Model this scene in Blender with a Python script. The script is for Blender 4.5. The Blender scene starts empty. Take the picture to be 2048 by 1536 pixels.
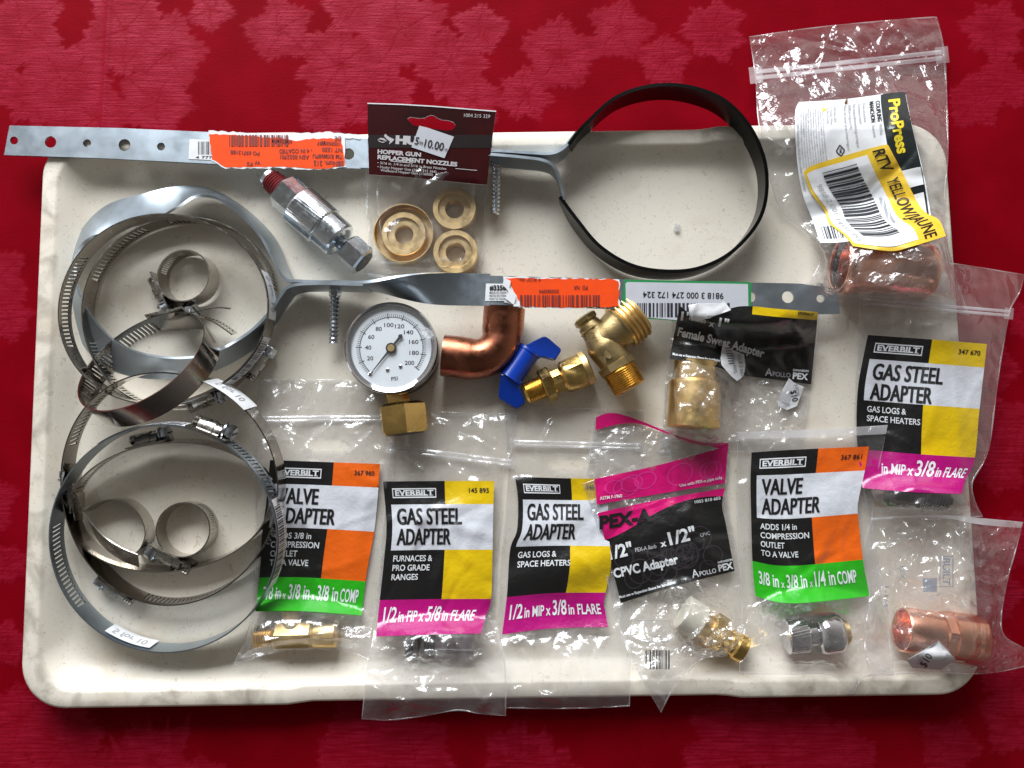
import bpy, bmesh, math, random
import numpy as np
from mathutils import Vector, geometry
from math import sin, cos, pi, radians, sqrt

scene = bpy.context.scene
COL = scene.collection
S = 0.001                                   # everything below is written in millimetres
F, TILT, D = 1607.0, radians(5.5), 459.0    # focal length (photo pixels), camera tilt, distance (mm)
CAM = np.array([0, -D*sin(TILT), D*cos(TILT)])

# ------------------------------------------------------------------ camera, light, exposure
cd = bpy.data.cameras.new('camera'); cam = bpy.data.objects.new('camera', cd); COL.objects.link(cam)
cd.sensor_width = 36; cd.lens = 36*F/2048; cd.clip_start = .01; cd.clip_end = 50
cam.location = Vector(CAM*S); cam.rotation_euler = (TILT, 0, 0)
scene.camera = cam
world = bpy.data.worlds.new('World'); scene.world = world; world.use_nodes = True
wn, wl = world.node_tree.nodes, world.node_tree.links
bg = wn['Background']
tc = wn.new('ShaderNodeTexCoord'); sp = wn.new('ShaderNodeSeparateXYZ'); wl.new(tc.outputs['Generated'], sp.inputs[0])
def wmath(op, a, b):
    n = wn.new('ShaderNodeMath'); n.operation = op
    for i, v in enumerate((a, b)):
        if isinstance(v, (int, float)): n.inputs[i].default_value = v
        else: wl.new(v, n.inputs[i])
    return n.outputs[0]
# a dim room: lighter towards the window wall, dark overhead
ay = wmath('MULTIPLY_ADD', sp.outputs[1], .5)
ay.node.inputs[2].default_value = .5
az = wmath('ABSOLUTE', sp.outputs[2], 0)
side = wmath('SUBTRACT', 1.0, wmath('POWER', az, 1.6))
lvl = wmath('ADD', .05, wmath('MULTIPLY', wmath('MULTIPLY', ay, side), .85))
wr = wn.new('ShaderNodeCombineColor')
wl.new(wmath('MULTIPLY', lvl, 1.06), wr.inputs[0]); wl.new(lvl, wr.inputs[1]); wl.new(wmath('MULTIPLY', lvl, .93), wr.inputs[2])
wl.new(wr.outputs[0], bg.inputs[0]); bg.inputs[1].default_value = .9
def area(name, loc, target, sx, sy, energy, color):
    l = bpy.data.lights.new(name, 'AREA'); l.shape = 'RECTANGLE'; l.size = sx; l.size_y = sy; l.energy = energy; l.color = color
    o = bpy.data.objects.new(name, l); COL.objects.link(o); o.location = loc
    o.rotation_euler = (Vector(target)-Vector(loc)).to_track_quat('-Z', 'Y').to_euler()
    return o
area('window_light', (-.40, 1.45, .92), (0, 0, 0), 1.35, 1.05, 63, (.93, .97, 1.0))
scene.view_settings.view_transform = 'Standard'; scene.view_settings.look = 'None'
scene.view_settings.exposure = 0; scene.view_settings.gamma = 1
scene.render.engine = 'CYCLES'
scene.cycles.transparent_max_bounces = 32; scene.cycles.max_bounces = 10
scene.cycles.use_denoising = True
scene.cycles.sample_clamp_indirect = 6

# ------------------------------------------------------------------ photo pixel + height -> point on the real thing
def W(x, y, z=0.0):
    x = np.asarray(x, float); y = np.asarray(y, float); z = np.asarray(z, float)
    a = (x-1024)/F; b = -(y-768)/F
    d = np.stack(np.broadcast_arrays(a, b*cos(TILT)+sin(TILT), b*sin(TILT)-cos(TILT)), -1)
    k = (z-CAM[2])/d[..., 2]
    return CAM + d*k[..., None]
def MM(px, z=5.0): return px*(D-z)/F
# tray frame
TC, TA, TW, TH, TR_ = np.array([-7.6, -13.4]), radians(.85), 513., 316., 24.
ZF, ZR = 4.0, 16.0
def tray_d(X, Y):
    "distance inwards from the tray's outer edge (negative outside)"
    u = (X-TC[0])*cos(TA)+(Y-TC[1])*sin(TA); v = -(X-TC[0])*sin(TA)+(Y-TC[1])*cos(TA)
    qx = np.abs(u)-(TW/2-TR_); qy = np.abs(v)-(TH/2-TR_)
    return -(np.hypot(np.maximum(qx, 0), np.maximum(qy, 0))+np.minimum(np.maximum(qx, qy), 0)-TR_)
def sst(a, b, x):
    t = np.clip((x-a)/(b-a), 0, 1); return t*t*(3-2*t)
def tray_z(X, Y):
    d = tray_d(X, Y)
    return ZR-(ZR-ZF)*sst(8.5, 23, d)
def rest_z(x, y):
    "height a limp film takes when it lies on the tray and hangs over its edge"
    p = W(x, y, 8.0); d = tray_d(p[..., 0], p[..., 1])
    zin = ZR+.6-(ZR-ZF)*sst(4, 54, d)
    zout = np.maximum(ZR+.6+d*.38, 1.5)+1.3*(np.sin(x/17+np.sin(x/53)*3)+.5*np.sin(x/7.3+y/30))*sst(0, -9, d)*sst(1000, 1380, y)
    return np.where(d > 0, zin, zout)

# ------------------------------------------------------------------ materials
MATS = {}
def mat(name, col, rough=.4, metal=0., var=None, bump=None, coat=0., stretch=None, rvar=None, spec=.5, sheen=0, trans=0):
    if name in MATS: return MATS[name]
    m = bpy.data.materials.new(name); m.use_nodes = True; MATS[name] = m
    n, l = m.node_tree.nodes, m.node_tree.links; p = n['Principled BSDF']
    p.inputs['Base Color'].default_value = (*col, 1); p.inputs['Roughness'].default_value = rough
    p.inputs['Metallic'].default_value = metal; p.inputs['Coat Weight'].default_value = coat
    p.inputs['Coat Roughness'].default_value = .12; p.inputs['Specular IOR Level'].default_value = spec
    p.inputs['Sheen Weight'].default_value = sheen
    co = n.new('ShaderNodeTexCoord').outputs['Object']
    if stretch:
        mp = n.new('ShaderNodeMapping'); mp.inputs['Scale'].default_value = stretch; l.new(co, mp.inputs[0]); co = mp.outputs[0]
    def noise(scale, detail=4, r=.6):
        t = n.new('ShaderNodeTexNoise'); t.inputs['Scale'].default_value = scale; t.inputs['Detail'].default_value = detail
        t.inputs['Roughness'].default_value = r; l.new(co, t.inputs['Vector']); return t.outputs['Fac']
    if var:                                   # (scale, second colour, lo, hi)
        sc, c2, lo, hi = var
        r = n.new('ShaderNodeMapRange'); r.inputs[1].default_value = lo; r.inputs[2].default_value = hi; l.new(noise(sc), r.inputs[0])
        mx = n.new('ShaderNodeMix'); mx.data_type = 'RGBA'; mx.inputs[6].default_value = (*col, 1); mx.inputs[7].default_value = (*c2, 1)
        l.new(r.outputs[0], mx.inputs[0]); l.new(mx.outputs[2], p.inputs['Base Color'])
    if rvar:                                  # (scale, rough lo, rough hi)
        r = n.new('ShaderNodeMapRange'); r.inputs[1].default_value = .35; r.inputs[2].default_value = .68
        r.inputs[3].default_value = rvar[1]; r.inputs[4].default_value = rvar[2]
        l.new(noise(rvar[0]), r.inputs[0]); l.new(r.outputs[0], p.inputs['Roughness'])
    if bump:                                  # (scale, strength, distance mm)
        b = n.new('ShaderNodeBump'); b.inputs['Strength'].default_value = bump[1]; b.inputs['Distance'].default_value = bump[2]*S
        l.new(noise(bump[0], 5), b.inputs['Height']); l.new(b.outputs[0], p.inputs['Normal'])
        if coat: l.new(b.outputs[0], p.inputs['Coat Normal'])
    return m
STEEL = mat('stainless_band', (.53, .50, .46), .17, 1, rvar=(160, .12, .3), bump=(300, .15, .1))
STEELK = mat('dark_stainless_band', (.30, .275, .25), .15, 1, rvar=(160, .1, .22), bump=(300, .12, .1))
STEELD = mat('stainless_housing', (.42, .40, .37), .26, 1, rvar=(300, .18, .4))
ZINC = mat('zinc_plate', (.60, .645, .69), .18, 1, rvar=(220, .14, .32))
GALV = mat('galvanised_strap', (.43, .49, .55), .36, 1, var=(60, (.36, .42, .475), .4, .75), rvar=(70, .31, .42), bump=(700, .12, .06))
BLACK = mat('black_vinyl', (.0022, .0022, .0025), .26, spec=.3, bump=(400, .3, .1))
BRASS = mat('machined_brass', (.74, .50, .17), .24, 1, rvar=(140, .16, .38), var=(110, (.55, .34, .10), .5, .8))
BRASSM = mat('satin_brass', (.76, .55, .25), .4, 1, rvar=(160, .3, .5), var=(120, (.62, .42, .17), .45, .75))
CAST = mat('cast_brass', (.50, .38, .19), .46, 1, bump=(900, .5, .25), var=(150, (.38, .27, .12), .45, .7))
COPPER = mat('copper', (.36, .13, .075), .36, 1, rvar=(120, .2, .42), var=(90, (.30, .10, .06), .45, .8), bump=(300, .15, .1))
COPPERL = mat('bright_copper', (.80, .41, .28), .27, 1, rvar=(60, .22, .32))
CHROME = mat('chrome', (.58, .58, .60), .06, 1)
DSTEEL = mat('dark_steel', (.10, .095, .09), .35, 1, rvar=(200, .25, .5))
GSTEEL = mat('grey_steel', (.42, .43, .44), .42, 1, var=(180, (.30, .30, .30), .45, .7))
BLUE = mat('blue_plastic', (.002, .045, .42), .3, bump=(200, .1, .1), spec=.5)
SEAL = mat('red_thread_sealant', (.22, .018, .022), .55, bump=(900, .5, .2))
CPVC = mat('cream_plastic', (.60, .565, .47), .5)
DIAL = mat('white_dial', (.74, .77, .80), .5, var=(60, (.68, .71, .74), .4, .7))
INK = mat('dial_ink', (.012, .012, .014), .6)
PAPER = mat('white_paper', (.74, .75, .77), .6, var=(70, (.64, .65, .68), .4, .7), bump=(160, .4, .4))
PAPERG = mat('grey_sticker_paper', (.50, .51, .56), .6, var=(70, (.45, .46, .50), .4, .7))
BARINK = mat('barcode_ink', (.015, .017, .025), .55)
ORANGE_P = mat('orange_paper', (.86, .07, .004), .6, spec=.2, var=(90, (.78, .065, .006), .4, .7), bump=(180, .4, .4))
ORINK = mat('ink_on_orange', (.16, .012, .006), .6)
MAROON = mat('maroon_card', (.034, .0006, .0010), .5, spec=.12, var=(25, (.018, .0008, .001), .42, .62), bump=(120, .2, .3))
CARDW = mat('card_lettering', (.48, .46, .47), .5)
GREEN_B = mat('green_border', (.01, .22, .06), .5)
def ink(name, c, rough=.3): return mat(name, c, rough, bump=(110, .75, .9), coat=.6, var=(50, tuple(v*.86 for v in c), .45, .7))
K = ink('black_ink', (.010, .0095, .0095)); WH = ink('white_ink', (.66, .68, .74)); YE = ink('yellow_ink', (.74, .50, .004))
ORG = ink('orange_ink', (.80, .125, .006)); MG = ink('magenta_ink', (.42, .003, .17)); GR = ink('green_ink', (.025, .42, .012))
PK = ink('pink_ink', (.60, .004, .15)); PKD = ink('pink_circle_ink', (.66, .03, .25)); KG = ink('dark_circle_ink', (.034, .028, .033))
LW = mat('white_lettering', (.72, .74, .77), .35, coat=.4, bump=(110, .55, .9)); LB = mat('black_lettering', (.010, .010, .011), .4)
LG = mat('grey_lettering', (.36, .36, .38), .4); LY = mat('yellow_lettering', (.80, .62, .03), .4)
DG = mat('dark_green_black_ink', (.012, .017, .018), .3, coat=.5, bump=(110, .5, .9))
YST = mat('yellow_sticker', (.80, .55, .045), .45, var=(60, (.72, .44, .02), .4, .7), bump=(120, .4, .5))
BROWN = mat('brown_crumb', (.22, .09, .03), .7)

def film(name, milk=.10, tint=(.995, .995, 1.), rough=.07, bscale=130, bstr=.6, ior=1.5, haze=.05, crease=3.2):
    m = bpy.data.materials.new(name); m.use_nodes = True; MATS[name] = m
    n, l = m.node_tree.nodes, m.node_tree.links; n.clear()
    out = n.new('ShaderNodeOutputMaterial')
    tr = n.new('ShaderNodeBsdfTransparent'); tr.inputs[0].default_value = (*tint, 1)
    d1 = n.new('ShaderNodeBsdfDiffuse'); d1.inputs[0].default_value = (.9, .9, .93, 1)
    d2 = n.new('ShaderNodeBsdfTranslucent'); d2.inputs[0].default_value = (.9, .9, .93, 1)
    df = n.new('ShaderNodeMixShader'); df.inputs[0].default_value = .4; l.new(d1.outputs[0], df.inputs[1]); l.new(d2.outputs[0], df.inputs[2])
    gl = n.new('ShaderNodeBsdfAnisotropic'); gl.inputs['Roughness'].default_value = rough; gl.inputs[0].default_value = (1, 1, 1, 1)
    co = n.new('ShaderNodeTexCoord').outputs['Object']
    nz = n.new('ShaderNodeTexNoise'); nz.inputs['Scale'].default_value = bscale; nz.inputs['Detail'].default_value = 3; l.new(co, nz.inputs['Vector'])
    vo = n.new('ShaderNodeTexVoronoi'); vo.feature = 'DISTANCE_TO_EDGE'; vo.inputs['Scale'].default_value = bscale*.55
    mp = n.new('ShaderNodeVectorMath'); mp.operation = 'MULTIPLY_ADD'; l.new(nz.outputs['Color'], mp.inputs[0]); mp.inputs[1].default_value = (.012,)*3; l.new(co, mp.inputs[2])
    l.new(mp.outputs[0], vo.inputs['Vector'])
    ad = n.new('ShaderNodeMath'); ad.operation = 'MULTIPLY_ADD'; l.new(vo.outputs[0], ad.inputs[0]); ad.inputs[1].default_value = crease; l.new(nz.outputs['Fac'], ad.inputs[2])
    b = n.new('ShaderNodeBump'); b.inputs['Strength'].default_value = bstr; b.inputs['Distance'].default_value = 1.6*S; l.new(ad.outputs[0], b.inputs['Height'])
    l.new(b.outputs[0], gl.inputs['Normal'])
    m1 = n.new('ShaderNodeMixShader')
    nz2 = n.new('ShaderNodeTexNoise'); nz2.inputs['Scale'].default_value = 28; l.new(co, nz2.inputs['Vector'])
    mr = n.new('ShaderNodeMapRange'); mr.inputs[1].default_value = .3; mr.inputs[2].default_value = .75; mr.inputs[3].default_value = milk*.6; mr.inputs[4].default_value = milk*1.5
    l.new(nz2.outputs['Fac'], mr.inputs[0]); l.new(mr.outputs[0], m1.inputs[0])
    l.new(tr.outputs[0], m1.inputs[1]); l.new(df.outputs[0], m1.inputs[2])
    lw = n.new('ShaderNodeLayerWeight'); lw.inputs[0].default_value = .5; l.new(b.outputs[0], lw.inputs['Normal'])
    pw = n.new('ShaderNodeMath'); pw.operation = 'POWER'; l.new(lw.outputs['Facing'], pw.inputs[0]); pw.inputs[1].default_value = 4
    fr = n.new('ShaderNodeMath'); fr.operation = 'MULTIPLY_ADD'; l.new(pw.outputs[0], fr.inputs[0]); fr.inputs[1].default_value = .7; fr.inputs[2].default_value = ((ior-1)/(ior+1))**2*1.3
    g2 = n.new('ShaderNodeBsdfAnisotropic'); g2.inputs['Roughness'].default_value = .34; g2.inputs[0].default_value = (1, 1, 1, 1); l.new(b.outputs[0], g2.inputs['Normal'])
    m15 = n.new('ShaderNodeMixShader'); m15.inputs[0].default_value = haze; l.new(m1.outputs[0], m15.inputs[1]); l.new(g2.outputs[0], m15.inputs[2])
    m2 = n.new('ShaderNodeMixShader'); l.new(fr.outputs[0], m2.inputs[0]); l.new(m15.outputs[0], m2.inputs[1]); l.new(gl.outputs[0], m2.inputs[2])
    l.new(m2.outputs[0], out.inputs[0])
    return m
FILM = film('clear_bag_film', .05, ior=1.5, bscale=80, bstr=.7)
FILMC = film('crisp_bag_film', .05, bscale=95, bstr=.9, ior=1.52, rough=.06, haze=.075)
FILMS = film('smooth_bag_film', .035, bscale=60, bstr=.6, ior=1.5, haze=.03)
FILMT = film('taut_bag_film', .04, bscale=80, bstr=.75, ior=1.52, haze=.03)
FOLD = film('doubled_film', .5, bscale=90, bstr=.5)
ZIP = film('zip_strip_plastic', .26, bscale=60, bstr=.3)
LENS = film('gauge_lens', .02, (.98, .99, 1), rough=.03, bscale=20, bstr=.05, haze=.02, crease=.2)
GLASSY = film('clear_tape', .35, bscale=400, bstr=1)

# ------------------------------------------------------------------ mesh building
class MB:
    def __init__(s): s.v, s.f, s.m, s.mats, s.n = [], [], [], [], 0
    def mi(s, m):
        if m not in s.mats: s.mats.append(m)
        return s.mats.index(m)
    def add(s, v, f, m):
        v = np.asarray(v, float).reshape(-1, 3); i = s.mi(m)
        s.v.append(v); k = s.n
        s.f += [tuple(int(a)+k for a in q) for q in f]; s.m += [i]*len(f); s.n += len(v)
    def grid(s, P, m, closed_u=False, keep=None):
        "P[nu,nv,3]"
        nu, nv = P.shape[:2]; f = []
        for i in range(nu if closed_u else nu-1):
            j = (i+1) % nu
            for k in range(nv-1):
                if keep is None or keep[i, k]: f.append((i*nv+k, j*nv+k, j*nv+k+1, i*nv+k+1))
        s.add(P, f, m)
    def box(s, c, ax, ay, az, m):
        c, ax, ay, az = (np.asarray(q, float) for q in (c, ax, ay, az))
        v = [c+i*ax+j*ay+k*az for i in (-1, 1) for j in (-1, 1) for k in (-1, 1)]
        s.add(v, [(0, 1, 3, 2), (4, 6, 7, 5), (0, 4, 5, 1), (2, 3, 7, 6), (0, 2, 6, 4), (1, 5, 7, 3)], m)
class Thing:
    def __init__(s, name, label, cat, base, group=None):
        s.base = np.asarray(base, float); s.o = bpy.data.objects.new(name, None); COL.objects.link(s.o)
        s.o.location = Vector(s.base*S); s.o.empty_display_size = .01
        s.o['label'] = label; s.o['category'] = cat
        if group: s.o['group'] = group
    def part(s, name, mb, parent=None, sharp=35, label=None, weld=False):
        o = build(name, mb, s.base, sharp, weld); o.parent = parent or s.o
        if label: o['label'] = label
        return o
def build(name, mb, base=(0, 0, 0), sharp=35, weld=False):
    me = bpy.data.meshes.new(name)
    V = (np.concatenate(mb.v)-np.asarray(base, float))*S
    me.from_pydata(V.tolist(), [], mb.f); me.polygons.foreach_set('material_index', mb.m)
    for m in mb.mats: me.materials.append(m)
    bm = bmesh.new(); bm.from_mesh(me)
    if weld: bmesh.ops.remove_doubles(bm, verts=bm.verts, dist=1e-6)
    bmesh.ops.recalc_face_normals(bm, faces=bm.faces) if weld else None
    bm.to_mesh(me); bm.free()
    me.shade_smooth(); me.set_sharp_from_angle(angle=radians(sharp)); me.update()
    o = bpy.data.objects.new(name, me); COL.objects.link(o); return o
def unit(v): v = np.asarray(v, float); return v/np.linalg.norm(v)
def spline(P, n, closed=False):
    "Catmull-Rom through rows of P, n samples"
    P = np.asarray(P, float); N = len(P)
    seg = N if closed else N-1
    t = np.linspace(0, seg, n, endpoint=not closed); i = np.minimum(t.astype(int), seg-1); u = (t-i)[:, None]
    g = (lambda k: P[k % N]) if closed else (lambda k: P[np.clip(k, 0, N-1)])
    a, b, c, d = g(i-1), g(i), g(i+1), g(i+2)
    return .5*(2*b+(c-a)*u+(2*a-5*b+4*c-d)*u**2+(3*b-3*c+d-a)*u**3)
def lathe(mb, A, d, prof, n, m, cap=(1, 1), rfun=None, spin=0.):
    "surface of revolution: starts at A, axis d, prof = [(distance, radius)] in mm; rfun(theta, distance) scales the radius"
    d = unit(d); a = unit(np.cross(d, (0, 0, 1.)) if abs(d[2]) < .9 else np.cross(d, (1., 0, 0))); b = np.cross(d, a)
    th = np.arange(n)*2*pi/n+spin; P = []
    for t, r in prof:
        k = r*(rfun(th, t) if rfun else 1.)
        P.append(np.asarray(A)+d*t+np.outer(cos_(th)*k, a)+np.outer(sin_(th)*k, b))
    P = np.stack(P, 1); mb.grid(P, m, closed_u=True)
    for e, on in zip((0, -1), cap):
        if on: mb.add(P[:, e], [tuple(range(n))], m)
cos_, sin_ = np.cos, np.sin
def thread(t0, t1, r, pitch, depth=.7, taper=0.):
    out = []; t = t0; k = 0
    while t < t1-1e-6:
        f = (t-t0)/(t1-t0); out += [(t, r+taper*f-depth), (t+pitch*.5, r+taper*f)]; t += pitch
    return out+[(t1, r+taper-depth)]
def hexa(A, d, t0, t1, r, ch=.8): return [(t0, r*.9), (t0+ch, r), (t1-ch, r), (t1, r*.9)]
def inside(L, x, y):
    c = False
    for (x0, y0), (x1, y1) in zip(L, L[1:]+L[:1]):
        if (y0 > y) != (y1 > y) and x < (x1-x0)*(y-y0)/(y1-y0)+x0: c = not c
    return c
def patch(loops, step=0):
    "triangulated 2-D region with holes; step adds inner points"
    V, E = [], []
    for L in loops:
        k = len(V); V += [tuple(p) for p in L]; E += [(k+i, k+(i+1) % len(L)) for i in range(len(L))]
    if step:
        A = np.array(loops[0]); x0, y0 = A.min(0); x1, y1 = A.max(0)
        for x in np.arange(x0+step/2, x1, step):
            for y in np.arange(y0+step/2, y1, step): V.append((x+.01*y % .3, y))
    r = geometry.delaunay_2d_cdt([Vector((float(a), float(b))) for a, b in V], E, [], 1, 1e-5)
    P = np.array([tuple(v) for v in r[0]]); Fc = [tuple(f) for f in r[2]]
    for L in loops[1:]: Fc = [f for f in Fc if not inside(L, *P[list(f)].mean(0))]
    return P, Fc
def slab(mb, loops, fn, th, m, mside=None, step=0, dirv=(0, 0, -1)):
    "patch lifted by fn(x,y)->3D and given the thickness th (mm)"
    V, Fc = patch(loops, step); T = fn(V[:, 0], V[:, 1]); B = T+np.array(dirv)*th; n = len(V)
    mb.add(T, Fc, m); mb.add(B, [f[::-1] for f in Fc], mside or m)
    for L in loops:
        L = np.array(L); A = fn(L[:, 0], L[:, 1]); Bq = A+np.array(dirv)*th; k = len(L)
        mb.add(np.concatenate([A, Bq]), [(i, (i+1) % k, k+(i+1) % k, k+i) for i in range(k)], mside or m)
def circ(x, y, r, n=20, ry=None): return [(x+r*cos(a), y+(ry or r)*sin(a)) for a in np.arange(n)*2*pi/n]
def rag(P, seed, amp=2., n=6):
    "a ragged (torn) version of a closed polygon"
    rnd = random.Random(seed); out = []
    for i in range(len(P)):
        a, b = P[i], P[(i+1) % len(P)]; L = math.hypot(b[0]-a[0], b[1]-a[1]); k = max(1, int(L/n))
        for j in range(k):
            t = j/k; out.append((a[0]+(b[0]-a[0])*t+rnd.uniform(-amp, amp), a[1]+(b[1]-a[1])*t+rnd.uniform(-amp, amp)))
    return out

# ------------------------------------------------------------------ lettering
_T = {}
def glyphs(s, bold):
    k = (s, bold)
    if k not in _T:
        c = bpy.data.curves.new('t', 'FONT'); c.body = s; c.size = 1; c.resolution_u = 3; c.offset = bold
        o = bpy.data.objects.new('t', c); COL.objects.link(o); bpy.context.view_layer.update()
        me = bpy.data.meshes.new_from_object(o.evaluated_get(bpy.context.evaluated_depsgraph_get()))
        bm = bmesh.new(); bm.from_mesh(me); bmesh.ops.triangulate(bm, faces=bm.faces); bm.verts.index_update()
        V = np.array([tuple(v.co)[:2] for v in bm.verts]) if bm.verts else np.zeros((0, 2)); Fc = [tuple(v.index for v in f.verts) for f in bm.faces]
        bm.free(); bpy.data.objects.remove(o); bpy.data.curves.remove(c); bpy.data.meshes.remove(me)
        _T[k] = (V, Fc)
    return _T[k]
def refine(V, Fc, L):
    bm = bmesh.new(); vs = [bm.verts.new((a, b, 0)) for a, b in V]
    for f in Fc:
        try: bm.faces.new([vs[i] for i in f])
        except ValueError: pass
    for _ in range(3):
        e = [q for q in bm.edges if q.calc_length() > L]
        if not e: break
        bmesh.ops.subdivide_edges(bm, edges=e, cuts=1); bmesh.ops.triangulate(bm, faces=bm.faces)
    bm.verts.index_update(); V = np.array([(v.co.x, v.co.y) for v in bm.verts]); Fc = [tuple(v.index for v in f.verts) for f in bm.faces]; bm.free()
    return V, Fc
def text(mb, s, fn, x, y, h, w=None, m=None, bold=.02, rot=0., fine=0, slant=0.):
    "capital height h, width w, baseline start (x, y) in the surface's own units (y down); fn(x,y)->3D"
    V, Fc = glyphs(s, bold)
    if s == ' ' or not len(V): return
    V = V.copy(); V[:, 0] -= V[:, 0].min(); tw = V[:, 0].max()
    sy = h/.70; sx = (w/tw) if w else sy
    a = V[:, 0]*sx+V[:, 1]*sy*slant; b = -V[:, 1]*sy
    c_, s_ = cos(radians(rot)), sin(radians(rot))
    P = np.stack([x+a*c_-b*s_, y+a*s_+b*c_], 1)
    if fine: P, Fc = refine(P, Fc, fine)
    mb.add(fn(P[:, 0], P[:, 1]), Fc, m or LB)
def rect(mb, fn, x0, y0, x1, y1, m, nx=2, ny=2):
    X, Y = np.meshgrid(np.linspace(x0, x1, nx), np.linspace(y0, y1, ny), indexing='ij'); mb.grid(fn(X, Y), m)
def barcode(mb, fn, x0, y0, x1, y1, m, seed, vertical=False, n=46):
    rnd = random.Random(seed); t = 0; bars = []
    while t < n:
        a = rnd.choice((1, 1, 2, 3))*.62; g = rnd.choice((1, 1, 2, 2.5))*.62; bars.append((t, t+a)); t += a+g
    for a, b in bars:
        if b > n: break
        if vertical: rect(mb, fn, x0, y0+(y1-y0)*a/n, x1, y0+(y1-y0)*b/n, m, 24, 2)
        else: rect(mb, fn, x0+(x1-x0)*a/n, y0, x0+(x1-x0)*b/n, y1, m, 2, 4)

# ------------------------------------------------------------------ limp sheets (bags, labels)
def poly(P, t):
    P = np.asarray(P, float)
    if len(P) > 2: P = spline(P, 60)
    s = np.r_[0, np.cumsum(np.hypot(*np.diff(P, axis=0).T))]; s /= s[-1]
    return np.stack([np.interp(t, s, P[:, i]) for i in (0, 1)], -1)
class Coons:
    "px patch from four border lines; u to the right, v downwards"
    def __init__(s, top, right, bottom, left): s.t, s.r, s.b, s.l = top, right, bottom, left
    def __call__(s, u, v):
        u = np.asarray(u, float); v = np.asarray(v, float); uc, vc = np.clip(u, 0, 1), np.clip(v, 0, 1)
        T, B, L, R = poly(s.t, uc), poly(s.b, uc), poly(s.l, vc), poly(s.r, vc)
        U, V = uc[..., None], vc[..., None]
        a, b, c, d = (np.array(q, float) for q in (s.t[0], s.t[-1], s.b[0], s.b[-1]))
        P = (1-V)*T+V*B+(1-U)*L+U*R-((1-U)*(1-V)*a+U*(1-V)*b+(1-U)*V*c+U*V*d)
        return P[..., 0], P[..., 1]
def wrinkles(box, seed, n, amp, soft=.5, sharp=(7, 26), length=(30, 130)):
    rnd = random.Random(seed); x0, y0, x1, y1 = box; C = []
    for _ in range(n):
        C.append((rnd.uniform(x0, x1), rnd.uniform(y0, y1), rnd.uniform(0, pi), rnd.uniform(*sharp), rnd.uniform(*length), amp*rnd.uniform(.35, 1)*rnd.choice((1, 1, -1))))
    Sn = [(2*pi/rnd.uniform(70, 240), rnd.uniform(0, pi), rnd.uniform(0, 6.3), soft*rnd.uniform(.3, 1)) for _ in range(7)]
    def f(x, y):
        z = np.zeros_like(x)
        for cx, cy, a, w, L, k in C:
            dx, dy = x-cx, y-cy; s = dx*cos(a)+dy*sin(a); d = -dx*sin(a)+dy*cos(a)+6*np.sin(s/25+cx)
            z += k*np.maximum(0, 1-np.abs(d)/w)*np.exp(-(s/L)**2)*min(1, w/9)
        for q, a, p, k in Sn: z += k*np.sin(q*(x*cos(a)+y*sin(a))+p)
        return z
    return f
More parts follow.
